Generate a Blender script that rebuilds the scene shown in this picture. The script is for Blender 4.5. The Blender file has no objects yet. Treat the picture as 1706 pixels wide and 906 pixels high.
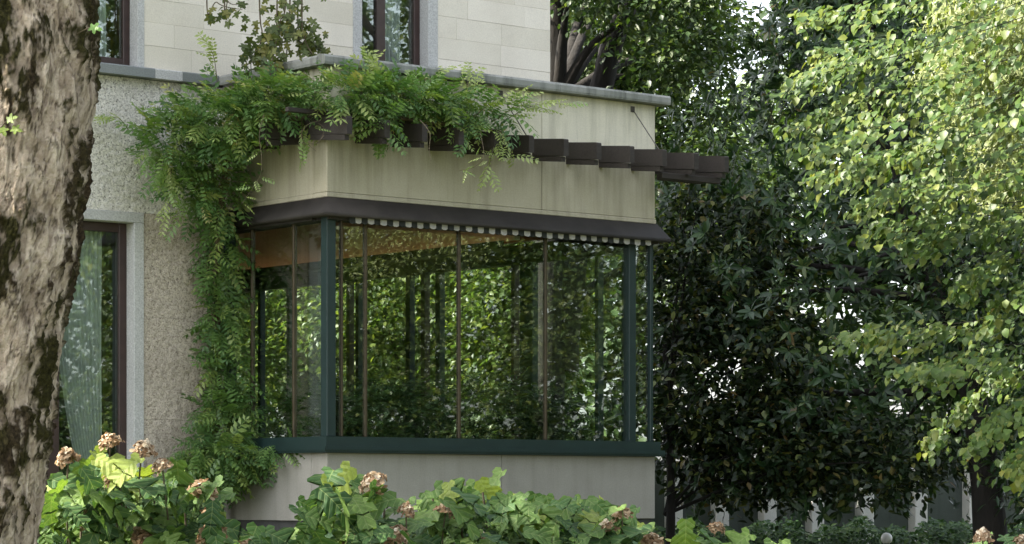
import bpy, bmesh, math
import numpy as np
from mathutils import Vector, Matrix, Quaternion

rng = np.random.default_rng(7)
scene = bpy.context.scene
COL = scene.collection

# ------------------------------------------------------------------ camera
EYE = 1.5
FPX = 4600.0
cam_d = bpy.data.cameras.new('camera')
cam = bpy.data.objects.new('camera', cam_d)
COL.objects.link(cam)
cam.location = (0, 0, EYE)
cam.rotation_euler = (math.radians(90), 0, 0)
cam_d.sensor_width = 36
cam_d.lens = 36 * FPX / 1706
cam_d.shift_y = (825 - 453) / 1706
cam_d.clip_start = 0.2
cam_d.clip_end = 2000
scene.camera = cam

# ------------------------------------------------------------------ sky and sun
SUN_AZ = math.atan2(-0.97, -0.20)
SUN_EL = math.radians(46)
w = bpy.data.worlds.new('World')
scene.world = w
w.use_nodes = True
nt = w.node_tree
nt.nodes.clear()
out = nt.nodes.new('ShaderNodeOutputWorld')
bg = nt.nodes.new('ShaderNodeBackground')
sky = nt.nodes.new('ShaderNodeTexSky')
sky.sky_type = 'NISHITA'
sky.sun_disc = False
sky.sun_elevation = SUN_EL
sky.sun_rotation = SUN_AZ
sky.air_density = 1.0
sky.dust_density = 3.0
sky.ozone_density = 1.0
hs = nt.nodes.new('ShaderNodeHueSaturation')
hs.inputs['Saturation'].default_value = 0.38
nt.links.new(sky.outputs[0], hs.inputs['Color'])
nt.links.new(hs.outputs[0], bg.inputs['Color'])
bg.inputs['Strength'].default_value = 0.15
nt.links.new(bg.outputs[0], out.inputs['Surface'])

sd = bpy.data.lights.new('sun', 'SUN')
sd.energy = 4.4
sd.angle = math.radians(0.6)
sd.color = (1.0, 0.93, 0.80)
sun = bpy.data.objects.new('sun', sd)
COL.objects.link(sun)
S = Vector((math.sin(SUN_AZ) * math.cos(SUN_EL), math.cos(SUN_AZ) * math.cos(SUN_EL), math.sin(SUN_EL)))
sun.rotation_euler = S.to_track_quat('Z', 'Y').to_euler()
sun.location = (-40, 10, 40)

scene.view_settings.view_transform = 'Standard'
scene.view_settings.look = 'None'
scene.view_settings.gamma = 1
scene.view_settings.exposure = 2.05
scene.render.engine = 'CYCLES'
scene.cycles.use_denoising = True
scene.cycles.max_bounces = 8
scene.cycles.transparent_max_bounces = 16
scene.cycles.transmission_bounces = 6
scene.cycles.sample_clamp_indirect = 6

# ------------------------------------------------------------------ helpers
def at(px, py, Y):
    """a point of the garden, found from where it shows in the photograph and how far away it stands"""
    return np.array([(px - 853) / FPX * Y, Y, EYE + (825 - py) / FPX * Y])

def tag(o, label=None, cat=None, group=None, kind=None):
    if label: o['label'] = label
    if cat: o['category'] = cat
    if group: o['group'] = group
    if kind: o['kind'] = kind
    return o

WM = {}
def empty(name, loc, rz=0.0):
    o = bpy.data.objects.new(name, None)
    o.empty_display_size = 0.2
    COL.objects.link(o)
    o.location = loc
    o.rotation_euler = (0, 0, rz)
    WM[o] = Matrix.Translation(Vector(loc)) @ Matrix.Rotation(rz, 4, 'Z')
    return o

def link(name, me, parent=None, world=True):
    o = bpy.data.objects.new(name, me)
    COL.objects.link(o)
    if parent is not None:
        o.parent = parent
        if world and parent in WM:
            o.matrix_parent_inverse = WM[parent].inverted()
    return o

def npmesh(name, V, F, mat, smooth=True, attrs=None):
    """V (n,3), F (k,3) or (k,4)"""
    V = np.asarray(V, dtype=np.float32); F = np.asarray(F, dtype=np.int32)
    me = bpy.data.meshes.new(name)
    n, k, c = len(V), len(F), F.shape[1]
    me.vertices.add(n); me.vertices.foreach_set('co', V.ravel())
    me.loops.add(k * c); me.loops.foreach_set('vertex_index', F.ravel())
    me.polygons.add(k); me.polygons.foreach_set('loop_start', np.arange(0, k * c, c, dtype=np.int32))
    if smooth:
        me.polygons.foreach_set('use_smooth', np.ones(k, dtype=bool))
    me.update(calc_edges=True)
    for an, a in (attrs or {}).items():
        at_ = me.attributes.new(an, 'FLOAT', 'POINT')
        at_.data.foreach_set('value', np.asarray(a, dtype=np.float32))
    if mat: me.materials.append(mat)
    return me

def unit(a):
    a = np.asarray(a, float)
    return a / np.maximum(np.linalg.norm(a, axis=-1, keepdims=True), 1e-9)

def frames(D, N, L, Wd=None):
    """leaf frames: D axis, N approximate normal, L length scale, Wd width scale"""
    D = unit(D)
    Yv = unit(np.cross(N, D)); Zv = np.cross(D, Yv)
    L = np.asarray(L, float).reshape(-1, 1)
    Wd = L if Wd is None else np.asarray(Wd, float).reshape(-1, 1)
    return np.stack([D * L, Yv * Wd, Zv * L], axis=2)

def cloud(name, tmpl, M, P, rnd, mat, parent, kind='stuff'):
    TV, TF = tmpl
    m, n = len(P), len(TV)
    V = (P[:, None, :] + np.einsum('mij,nj->mni', M, TV)).reshape(-1, 3)
    F = (TF[None, :, :] + (np.arange(m) * n)[:, None, None]).reshape(-1, TF.shape[1])
    me = npmesh(name, V, F, mat, True, {'rnd': np.repeat(rnd, n)})
    o = link(name, me, parent)
    if kind: o['kind'] = kind
    return o

_single = {}
def singles(name, tmpl, M, P, rnd, mat, parent, steps=6):
    """each leaf an object of its own; alike leaves share mesh data"""
    for i in range(len(P)):
        q = int(min(steps - 1, rnd[i] * steps))
        key = (id(tmpl), q, mat.name)
        if key not in _single:
            _single[key] = npmesh(name, tmpl[0], tmpl[1], mat, True, {'rnd': np.full(len(tmpl[0]), (q + .5) / steps)})
        o = link(name, _single[key], parent)
        mw = Matrix([list(M[i][0]) + [P[i][0]], list(M[i][1]) + [P[i][1]], list(M[i][2]) + [P[i][2]], [0, 0, 0, 1]])
        o.matrix_basis = mw

def tube_arrays(pts, rad, sides=8, jitter=0.0, seed=0):
    pts = np.asarray(pts, float); n = len(pts)
    rad = np.broadcast_to(np.asarray(rad, float), (n,)) if np.ndim(rad) == 0 else np.asarray(rad, float)
    T = unit(np.gradient(pts, axis=0))
    ref = np.array([0.31, 0.17, 0.93]) if abs(T[0][2]) < .9 else np.array([0.9, 0.3, 0.1])
    U = unit(np.cross(T, ref)); W = np.cross(T, U)
    a = np.linspace(0, 2 * np.pi, sides, endpoint=False)
    ring = np.cos(a)[None, :, None] * U[:, None, :] + np.sin(a)[None, :, None] * W[:, None, :]
    r = rad[:, None]
    if jitter:
        r = r * (1 + jitter * np.random.default_rng(seed).uniform(-1, 1, (n, sides)))
    V = (pts[:, None, :] + ring * r[:, :, None] if r.shape[1] == sides else pts[:, None, :] + ring * r[:, :, None]).reshape(-1, 3)
    F = []
    i = np.arange(n - 1)[:, None] * sides; j = np.arange(sides)[None, :]; j2 = (j + 1) % sides
    F = np.stack([i + j, i + j2, i + sides + j2, i + sides + j], axis=2).reshape(-1, 4)
    return V, F

class TB:
    """several tubes joined in one mesh"""
    def __init__(s): s.V = []; s.F = []; s.n = 0
    def add(s, pts, rad, sides=8, jitter=0, seed=0):
        V, F = tube_arrays(pts, rad, sides, jitter, seed)
        s.V.append(V); s.F.append(F + s.n); s.n += len(V)
        return s
    def build(s, name, mat, parent, world=True):
        return link(name, npmesh(name, np.concatenate(s.V), np.concatenate(s.F), mat), parent, world)

def spline(ctrl, n):
    """smooth polyline through control points"""
    c = np.asarray(ctrl, float); k = len(c)
    t = np.linspace(0, k - 1, n); i = np.clip(t.astype(int), 0, k - 2); f = (t - i)[:, None]
    g = lambda j: c[np.clip(j, 0, k - 1)]
    p0, p1, p2, p3 = g(i - 1), g(i), g(i + 1), g(i + 2)
    return .5 * (2 * p1 + (p2 - p0) * f + (2 * p0 - 5 * p1 + 4 * p2 - p3) * f ** 2 + (3 * p1 - p0 - 3 * p2 + p3) * f ** 3)

def box(name, b, mat, parent, bevel=0.0, world=False):
    x0, x1, y0, y1, z0, z1 = b
    bm = bmesh.new()
    bmesh.ops.create_cube(bm, size=1)
    for v in bm.verts:
        v.co = Vector((x0 + (v.co.x + .5) * (x1 - x0), y0 + (v.co.y + .5) * (y1 - y0), z0 + (v.co.z + .5) * (z1 - z0)))
    if bevel:
        bmesh.ops.bevel(bm, geom=bm.edges[:], offset=bevel, segments=1, affect='EDGES')
    me = bpy.data.meshes.new(name); bm.to_mesh(me); bm.free()
    me.materials.append(mat)
    return link(name, me, parent, world)

def prism(name, poly, axis, a0, a1, mat, parent):
    """extrude a 2-D polygon: axis 'x' takes (y,z) pairs, axis 'y' takes (x,z), axis 'z' takes (x,y)"""
    n = len(poly); V = []
    for a in (a0, a1):
        for p, q in poly:
            V.append({'x': (a, p, q), 'y': (p, a, q), 'z': (p, q, a)}[axis])
    bm = bmesh.new()
    vs = [bm.verts.new(v) for v in V]
    bm.faces.new(vs[:n]); bm.faces.new(vs[n:][::-1])
    for i in range(n):
        j = (i + 1) % n
        bm.faces.new((vs[i], vs[n + i], vs[n + j], vs[j]))
    bmesh.ops.recalc_face_normals(bm, faces=bm.faces[:])
    me = bpy.data.meshes.new(name); bm.to_mesh(me); bm.free()
    me.materials.append(mat)
    return link(name, me, parent, False)

# value noise on arrays
def _hash(ix, iy, iz, seed):
    h = (ix * 374761393 + iy * 668265263 + iz * 2147483647 + seed * 974711) & 0xffffffff
    h = ((h ^ (h >> 13)) * 1274126177) & 0xffffffff
    return ((h ^ (h >> 16)) & 0xffffff) / 0xffffff
def vnoise(p, seed=0):
    p = np.asarray(p, float); i = np.floor(p).astype(np.int64); f = p - i; f = f * f * (3 - 2 * f)
    r = 0
    for dx in (0, 1):
        for dy in (0, 1):
            for dz in (0, 1):
                wgt = (f[:, 0] if dx else 1 - f[:, 0]) * (f[:, 1] if dy else 1 - f[:, 1]) * (f[:, 2] if dz else 1 - f[:, 2])
                r = r + wgt * _hash(i[:, 0] + dx, i[:, 1] + dy, i[:, 2] + dz, seed)
    return r
def fbm(p, oct=4, seed=0, gain=.5):
    r = 0; a = 1; s = 0; q = np.asarray(p, float)
    for o in range(oct):
        r = r + a * vnoise(q, seed + o * 17); s += a; a *= gain; q = q * 2.03 + 5.1
    return r / s

# ------------------------------------------------------------------ materials
def mat_new(name):
    m = bpy.data.materials.new(name); m.use_nodes = True
    nt = m.node_tree; nt.nodes.clear()
    o = nt.nodes.new('ShaderNodeOutputMaterial')
    return m, nt, o

def N(nt, typ, **kw):
    n = nt.nodes.new(typ)
    for k, v in kw.items():
        if k in n.inputs.keys(): n.inputs[k].default_value = v
        else: setattr(n, k, v)
    return n

def ramp(nt, fac, stops, interp='LINEAR'):
    r = nt.nodes.new('ShaderNodeValToRGB'); r.color_ramp.interpolation = interp
    e = r.color_ramp.elements
    while len(e) < len(stops): e.new(0.5)
    for i, (p, c) in enumerate(stops):
        e[i].position = p; e[i].color = (*c, 1) if len(c) == 3 else c
    nt.links.new(fac, r.inputs[0])
    return r.outputs[0]

def mixc(nt, fac, a, b, mode='MIX'):
    m = nt.nodes.new('ShaderNodeMix'); m.data_type = 'RGBA'; m.blend_type = mode
    for s, v in ((m.inputs[0], fac), (m.inputs[6], a), (m.inputs[7], b)):
        if isinstance(v, (int, float)): s.default_value = v
        elif isinstance(v, tuple): s.default_value = (*v, 1)
        else: nt.links.new(v, s)
    return m.outputs[2]

def noise(nt, vec, scale, detail=4, rough=.55, dist=0):
    n = N(nt, 'ShaderNodeTexNoise', Scale=scale, Detail=detail, Roughness=rough, Distortion=dist)
    nt.links.new(vec, n.inputs['Vector'])
    return n.outputs[0]

def mapped(nt, scale=(1, 1, 1), gen='Object'):
    tc = nt.nodes.new('ShaderNodeTexCoord'); mp = nt.nodes.new('ShaderNodeMapping')
    mp.inputs['Scale'].default_value = scale
    nt.links.new(tc.outputs[gen], mp.inputs[0])
    return mp.outputs[0]

def finish(nt, o, col, rough=.8, bump=None, bstr=.3, bdist=.02, spec=.5, metal=0):
    b = nt.nodes.new('ShaderNodeBsdfPrincipled')
    if isinstance(col, tuple): b.inputs['Base Color'].default_value = (*col, 1)
    else: nt.links.new(col, b.inputs['Base Color'])
    if isinstance(rough, (int, float)): b.inputs['Roughness'].default_value = rough
    else: nt.links.new(rough, b.inputs['Roughness'])
    b.inputs['Specular IOR Level'].default_value = spec
    b.inputs['Metallic'].default_value = metal
    if bump is not None:
        bn = N(nt, 'ShaderNodeBump', Strength=bstr, Distance=bdist)
        nt.links.new(bump, bn.inputs['Height']); nt.links.new(bn.outputs[0], b.inputs['Normal'])
    nt.links.new(b.outputs[0], o.inputs[0])
    return b

def m_leaf(name, stops, rough=.45, trans=.35, tint=(1.3, 1.35, .5), spec=.5):
    m, nt, o = mat_new(name)
    a = N(nt, 'ShaderNodeAttribute', attribute_name='rnd')
    col = ramp(nt, a.outputs['Fac'], stops)
    v = mapped(nt, (1, 1, 1))
    nz = noise(nt, v, 14, 3)
    col = mixc(nt, .5, col, ramp(nt, nz, [(.3, (.55, .55, .55)), (.7, (1.35, 1.35, 1.3))]), 'MULTIPLY')
    b = nt.nodes.new('ShaderNodeBsdfPrincipled')
    nt.links.new(col, b.inputs['Base Color']); b.inputs['Roughness'].default_value = rough
    b.inputs['Specular IOR Level'].default_value = spec
    t = nt.nodes.new('ShaderNodeBsdfTranslucent')
    nt.links.new(mixc(nt, 1.0, col, tint, 'MULTIPLY'), t.inputs[0])
    mx = nt.nodes.new('ShaderNodeMixShader'); mx.inputs[0].default_value = trans
    nt.links.new(b.outputs[0], mx.inputs[1]); nt.links.new(t.outputs[0], mx.inputs[2])
    nt.links.new(mx.outputs[0], o.inputs[0])
    return m

def m_plain(name, c1, c2, scale=6, rough=.7, bstr=.15, bdist=.01, sc=(1, 1, 1), spec=.5, metal=0, detail=6):
    m, nt, o = mat_new(name)
    v = mapped(nt, sc)
    n = noise(nt, v, scale, detail, .6)
    finish(nt, o, ramp(nt, n, [(.3, c1), (.7, c2)]), rough, n, bstr, bdist, spec, metal)
    return m

def m_concrete(name, base, stain, streak=.5, rough=.9, ztop=None):
    m, nt, o = mat_new(name)
    v = mapped(nt, (1, 1, 1)); vs = mapped(nt, (3.2, 3.2, .25))
    n1 = noise(nt, v, 2.2, 6, .6); n2 = noise(nt, vs, 2.0, 5, .6); n3 = noise(nt, v, 60, 3, .6)
    c = mixc(nt, ramp(nt, n1, [(.35, (0, 0, 0)), (.75, (.7, .7, .7))]), base, stain)
    dark = tuple(x * .55 for x in stain)
    c = mixc(nt, ramp(nt, n2, [(.5, (0, 0, 0)), (.72, (streak, streak, streak))]), c, dark)
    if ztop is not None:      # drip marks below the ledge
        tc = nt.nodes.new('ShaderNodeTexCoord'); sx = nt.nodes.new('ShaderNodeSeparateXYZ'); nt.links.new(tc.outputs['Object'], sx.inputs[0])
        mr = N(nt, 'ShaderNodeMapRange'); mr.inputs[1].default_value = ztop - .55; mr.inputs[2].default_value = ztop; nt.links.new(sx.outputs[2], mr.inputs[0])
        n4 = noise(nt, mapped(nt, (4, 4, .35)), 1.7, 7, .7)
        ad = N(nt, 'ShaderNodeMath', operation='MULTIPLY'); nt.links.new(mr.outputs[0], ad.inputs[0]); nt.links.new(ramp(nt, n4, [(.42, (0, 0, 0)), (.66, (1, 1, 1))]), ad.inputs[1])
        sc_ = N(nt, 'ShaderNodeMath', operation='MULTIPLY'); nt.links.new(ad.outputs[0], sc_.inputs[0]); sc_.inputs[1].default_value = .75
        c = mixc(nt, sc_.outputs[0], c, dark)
    c = mixc(nt, .25, c, ramp(nt, n3, [(.3, (.6, .6, .6)), (.7, (1.25, 1.25, 1.25))]), 'MULTIPLY')
    finish(nt, o, c, rough, n3, .12, .01, .3)
    return m

def m_ceppo(name, light, dark, pit):
    """pitted conglomerate stone"""
    m, nt, o = mat_new(name)
    v = mapped(nt, (1, 1, 1))
    vo = N(nt, 'ShaderNodeTexVoronoi', Scale=75); nt.links.new(v, vo.inputs['Vector'])
    vo2 = N(nt, 'ShaderNodeTexVoronoi', Scale=15); nt.links.new(v, vo2.inputs['Vector'])
    n1 = noise(nt, v, 44, 5, .75); n2 = noise(nt, v, 1.3, 4, .6)
    sep = nt.nodes.new('ShaderNodeSeparateColor'); nt.links.new(vo.outputs['Color'], sep.inputs[0])
    c = ramp(nt, sep.outputs[0], [(0, dark), (.45, light), (1, tuple(min(.9, x * 1.25) for x in light))])
    c = mixc(nt, ramp(nt, n2, [(.4, (0, 0, 0)), (.7, (.55, .55, .55))]), c, dark)
    holes = ramp(nt, n1, [(.36, (1, 1, 1)), (.44, (0, 0, 0))])
    c = mixc(nt, holes, c, pit)
    bm_ = nt.nodes.new('ShaderNodeMath'); bm_.operation = 'SUBTRACT'
    nt.links.new(vo2.outputs['Distance'], bm_.inputs[1]); nt.links.new(n1, bm_.inputs[0])
    finish(nt, o, c, .95, bm_.outputs[0], .55, .03, .2)
    return m

def m_stone(name, c1, c2, speck=.3, vary=.12):
    """dressed stone with a tone of its own for each block"""
    m, nt, o = mat_new(name)
    v = mapped(nt, (1, 1, 1))
    oi = nt.nodes.new('ShaderNodeObjectInfo')
    n1 = noise(nt, v, 3.0, 6, .65); n2 = noise(nt, v, 70, 3, .7)
    n5 = noise(nt, v, .9, 5, .65)
    c = mixc(nt, n1, c1, c2)
    c = mixc(nt, ramp(nt, n5, [(.45, (0, 0, 0)), (.75, (.5, .5, .5))]), c, tuple(x * .8 for x in c2))
    c = mixc(nt, 1.0, c, ramp(nt, oi.outputs['Random'], [(0, (1 - vary, 1 - vary, 1 - vary * 1.3)), (1, (1 + vary * .5,) * 3)]), 'MULTIPLY')
    c = mixc(nt, speck, c, ramp(nt, n2, [(.35, (.45, .45, .45)), (.65, (1.3, 1.3, 1.3))]), 'MULTIPLY')
    finish(nt, o, c, .9, n2, .2, .01, .25)
    return m

def m_glass(name, tint, base_refl, gain):
    m, nt, o = mat_new(name)
    t = N(nt, 'ShaderNodeBsdfTransparent'); t.inputs[0].default_value = (*tint, 1)
    g = nt.nodes.new('ShaderNodeBsdfGlossy'); g.inputs['Roughness'].default_value = 0.012
    g.inputs['Color'].default_value = (.95, 1, .96, 1)
    v = mapped(nt, (1, 1, 1)); nz = noise(nt, v, .9, 2)
    bn = N(nt, 'ShaderNodeBump', Strength=.10, Distance=.02); nt.links.new(nz, bn.inputs['Height']); nt.links.new(bn.outputs[0], g.inputs['Normal'])
    ge = nt.nodes.new('ShaderNodeNewGeometry')
    dt = N(nt, 'ShaderNodeVectorMath', operation='DOT_PRODUCT'); nt.links.new(ge.outputs['Normal'], dt.inputs[0]); nt.links.new(ge.outputs['Incoming'], dt.inputs[1])
    ab = N(nt, 'ShaderNodeMath', operation='ABSOLUTE'); nt.links.new(dt.outputs['Value'], ab.inputs[0])
    sb = N(nt, 'ShaderNodeMath', operation='SUBTRACT'); sb.inputs[0].default_value = 1; nt.links.new(ab.outputs[0], sb.inputs[1])
    pw = N(nt, 'ShaderNodeMath', operation='POWER'); nt.links.new(sb.outputs[0], pw.inputs[0]); pw.inputs[1].default_value = 5
    ma = N(nt, 'ShaderNodeMath', operation='MULTIPLY_ADD'); ma.inputs[1].default_value = gain; ma.inputs[2].default_value = base_refl
    nt.links.new(pw.outputs[0], ma.inputs[0])
    mx = nt.nodes.new('ShaderNodeMixShader'); nt.links.new(ma.outputs[0], mx.inputs[0])
    nt.links.new(t.outputs[0], mx.inputs[1]); nt.links.new(g.outputs[0], mx.inputs[2])
    nt.links.new(mx.outputs[0], o.inputs[0])
    return m

def m_emit(name, col, s):
    m, nt, o = mat_new(name)
    e = nt.nodes.new('ShaderNodeEmission'); e.inputs[0].default_value = (*col, 1); e.inputs[1].default_value = s
    nt.links.new(e.outputs[0], o.inputs[0]); return m

M = {}
M['ashlar'] = m_stone('ashlar', (.76, .715, .63), (.68, .625, .54), .18, .10)
M['joint'] = m_plain('joint_mortar', (.62, .60, .55), (.70, .68, .63), 20)
M['ceppo'] = m_ceppo('ceppo_light', (.70, .67, .62), (.42, .40, .36), (.10, .09, .08))
M['ceppo_tan'] = m_ceppo('ceppo_tan', (.50, .44, .37), (.33, .285, .235), (.15, .12, .10))
M['granite'] = m_stone('granite', (.52, .52, .515), (.44, .44, .435), .55, .08)
M['cornice'] = m_concrete('cornice_stone', (.27, .275, .26), (.13, .145, .125), .8)
M['cornice_blue'] = m_stone('cornice_blue', (.29, .31, .335), (.20, .22, .24), .3, .35)
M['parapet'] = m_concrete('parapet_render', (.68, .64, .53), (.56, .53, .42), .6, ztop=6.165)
M['base'] = m_concrete('base_concrete', (.30, .29, .265), (.235, .225, .205), .25)
M['parapet_low'] = m_concrete('parapet_shaded_weathered', (.43, .395, .31), (.34, .31, .22), .5, ztop=5.42)  # weathering and the pergola's shade, both put into the colour
M['plinth'] = m_concrete('plinth_stone', (.07, .07, .07), (.04, .04, .04), .5)
M['beam'] = m_plain('beam_wood', (.018, .014, .012), (.034, .027, .023), 5, .75, .3, .01, (1, 8, 8))
M['fascia'] = m_plain('fascia_metal', (.020, .017, .015), (.036, .031, .027), 4, .7, .1, .01, spec=.3)
M['teal'] = m_plain('teal_paint', (.008, .021, .021), (.012, .030, .030), 5, .42, .05, .005)
M['bronze'] = m_plain('bronze', (.045, .034, .018), (.075, .056, .032), 9, .45, .05, .005, metal=.3)
M['brown'] = m_plain('brown_paint', (.030, .016, .014), (.048, .026, .022), 8, .4, .05, .005)
M['white_cloth'] = m_plain('valance_white', (.26, .25, .23), (.40, .385, .36), 15, .9, .2, .01)
M['black_cloth'] = m_plain('valance_black', (.012, .014, .012), (.02, .022, .02), 15, .9, .2, .01)
M['copper'] = m_plain('copper_wood', (.20, .09, .045), (.30, .14, .07), 3, .5, .1, .01, (1, .3, 6))
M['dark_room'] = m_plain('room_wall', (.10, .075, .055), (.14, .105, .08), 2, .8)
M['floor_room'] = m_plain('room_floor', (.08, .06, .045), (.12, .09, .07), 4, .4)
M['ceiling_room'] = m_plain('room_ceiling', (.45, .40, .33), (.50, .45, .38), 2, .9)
M['glass'] = m_glass('bay_glass', (.92, .96, .94), .09, .9)
M['glass_in'] = m_glass('far_glass', (.96, .98, .97), .04, .9)
M['glass_win'] = m_glass('window_glass', (.88, .93, .91), .10, .8)
M['cove'] = m_emit('cove_light', (1.0, .43, .19), .65)
M['rod'] = m_plain('rod_iron', (.05, .045, .04), (.08, .07, .06), 20, .6)
M['pier'] = m_concrete('pier_plaster', (.78, .77, .74), (.66, .66, .62), .2)
M['wallgrey'] = m_concrete('garden_wall', (.105, .125, .11), (.075, .09, .078), .5)
M['globe'] = m_plain('globe_glass', (.80, .80, .78), (.86, .86, .84), 3, .3)
M['bark_dark'] = m_plain('dark_bark', (.005, .004, .003), (.015, .012, .009), 9, .95, .8, .05, (1, 1, .3))
M['bark_grey'] = m_plain('grey_bark', (.05, .042, .034), (.10, .085, .068), 9, .95, .8, .04, (1, 1, .3))
M['twig'] = m_plain('twig', (.06, .045, .025), (.11, .085, .05), 20, .8)
M['green_stem'] = m_plain('green_stem', (.10, .13, .04), (.16, .18, .07), 20, .6)
M['magnolia'] = m_leaf('magnolia_leaf', [(0, (.011, .029, .010)), (.55, (.022, .054, .018)), (.82, (.045, .085, .025)), (.93, (.09, .13, .04)), (1, (.11, .08, .03))], .40, .18, spec=.40)
M['evergreen'] = m_leaf('evergreen_leaf', [(0, (.008, .018, .007)), (.6, (.018, .035, .012)), (.80, (.045, .062, .018)), (.92, (.15, .18, .05)), (1, (.13, .085, .03))], .44, .22, spec=.35)  # pale stop stands for sunlit glints, put into the leaf colour
M['lime'] = m_leaf('lime_leaf', [(0, (.026, .062, .012)), (.5, (.068, .115, .020)), (.85, (.145, .17, .03)), (.97, (.26, .19, .035)), (1, (.28, .12, .035))], .45, .32, (1.35, 1.3, .5), spec=.32)
M['mirror'] = m_leaf('garden_leaf', [(0, (.028, .05, .013)), (.6, (.055, .085, .02)), (1, (.13, .15, .04))], .45, .4)
M['willow'] = m_leaf('pale_leaf', [(0, (.15, .19, .07)), (1, (.30, .33, .15))], .5, .42)
M['bgleaf'] = m_leaf('broad_tree_leaf', [(0, (.026, .055, .017)), (.6, (.050, .09, .026)), (1, (.10, .135, .04))], .45, .35)
M['farleaf'] = m_leaf('far_tree_leaf', [(0, (.03, .06, .02)), (1, (.075, .12, .04))], .55, .35)
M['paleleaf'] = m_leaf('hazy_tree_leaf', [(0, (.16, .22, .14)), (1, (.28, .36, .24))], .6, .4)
M['bamboo'] = m_leaf('bamboo_leaf', [(0, (.045, .08, .02)), (.6, (.08, .13, .032)), (1, (.19, .22, .06))], .4, .45)
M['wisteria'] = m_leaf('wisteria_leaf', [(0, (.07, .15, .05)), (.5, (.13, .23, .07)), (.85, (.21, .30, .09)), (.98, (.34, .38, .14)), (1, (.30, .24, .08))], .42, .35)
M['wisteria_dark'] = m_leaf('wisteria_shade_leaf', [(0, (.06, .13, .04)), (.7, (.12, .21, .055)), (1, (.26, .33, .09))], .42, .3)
M['maple'] = m_leaf('creeper_leaf', [(0, (.05, .075, .018)), (.6, (.095, .125, .03)), (1, (.20, .19, .045))], .45, .4)
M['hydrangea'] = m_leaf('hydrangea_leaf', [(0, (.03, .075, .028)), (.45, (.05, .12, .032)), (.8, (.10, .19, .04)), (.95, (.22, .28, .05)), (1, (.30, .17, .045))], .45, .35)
def m_veined(name, stops, rough, trans, tint):
    m = m_leaf(name, stops, rough, trans, tint, .25)
    nt = m.node_tree
    tc = nt.nodes.new('ShaderNodeTexCoord'); sx = nt.nodes.new('ShaderNodeSeparateXYZ'); nt.links.new(tc.outputs['Object'], sx.inputs[0])
    mth = lambda op, a, b=None: (lambda n: ([nt.links.new(v, n.inputs[k]) if not isinstance(v, (int, float)) else setattr(n.inputs[k], 'default_value', v) for k, v in enumerate((a, b)) if v is not None], n.outputs[0])[1])(N(nt, 'ShaderNodeMath', operation=op))
    ay = mth('ABSOLUTE', sx.outputs[1])
    side = mth('PINGPONG', mth('MULTIPLY', mth('SUBTRACT', sx.outputs[0], mth('MULTIPLY', ay, .75)), 7.0), .5)
    vein = mth('MAXIMUM', mth('LESS_THAN', side, .045), mth('LESS_THAN', ay, .010))
    mul = [n for n in nt.nodes if n.type == 'MIX' and n.blend_type == 'MULTIPLY'][0]
    src = mul.outputs[2]; dst = [l.to_socket for l in src.links]
    nc = mixc(nt, mth('MULTIPLY', vein, .45), src, (.26, .32, .13))
    for d in dst: nt.links.new(nc, d)
    bp = N(nt, 'ShaderNodeBump', Strength=.5, Distance=.02); nt.links.new(side, bp.inputs['Height'])
    pb = [n for n in nt.nodes if n.type == 'BSDF_PRINCIPLED'][0]; nt.links.new(bp.outputs[0], pb.inputs['Normal'])
    return m
M['hydrangea_leaf'] = m_veined('hydrangea_veined_leaf', [(0, (.036, .08, .030)), (.45, (.068, .135, .042)), (.8, (.13, .205, .05)), (.95, (.24, .29, .065)), (1, (.27, .16, .05))], .58, .35, (1.3, 1.35, .5))
M['petal'] = m_leaf('dry_petal', [(0, (.11, .065, .035)), (.4, (.25, .16, .09)), (.75, (.44, .33, .215)), (1, (.78, .70, .56))], .7, .3, (1.1, 1, .9), .2)
M['plane'] = m_leaf('plane_leaf', [(0, (.05, .09, .02)), (1, (.11, .15, .04))], .5, .35)
M['fern'] = m_leaf('fern_leaf', [(0, (.014, .036, .014)), (1, (.045, .085, .028))], .4, .3)
M['yew'] = m_leaf('yew_leaf', [(0, (.006, .015, .006)), (1, (.02, .038, .014))], .8, .1, spec=.1)
M['ivy'] = m_leaf('ivy_leaf', [(0, (.018, .05, .014)), (.7, (.04, .09, .025)), (1, (.09, .15, .045))], .5, .25, spec=.3)

# ------------------------------------------------------------------ leaf templates
def T_leaf(wr=.5, fold=.12, curl=-.12, seg=3):
    """pointed oval leaf folded along the midrib; unit length along x"""
    xs = np.linspace(0, 1, seg + 2)
    V = []; F = []
    mid = []
    for x in xs:
        V.append((x, 0, curl * x * x)); mid.append(len(V) - 1)
    L = []; R = []
    for x in xs[1:-1]:
        wd = wr * .5 * math.sin(math.pi * x ** .8)
        V.append((x, wd, curl * x * x + fold * wd * 2)); L.append(len(V) - 1)
        V.append((x, -wd, curl * x * x + fold * wd * 2)); R.append(len(V) - 1)
    for S_, sg in ((L, 1), (R, -1)):
        prev = mid[0]; 
        for k in range(seg):
            tri = [(mid[k], mid[k + 1], S_[k])] if k == 0 else [(mid[k], mid[k + 1], S_[k]), (mid[k], S_[k], S_[k - 1])]
            F += tri if sg < 0 else [t[::-1] for t in tri]
        tri = [(mid[-2], mid[-1], S_[-1])]
        F += tri if sg < 0 else [t[::-1] for t in tri]
    return np.array(V), np.array(F)

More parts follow.
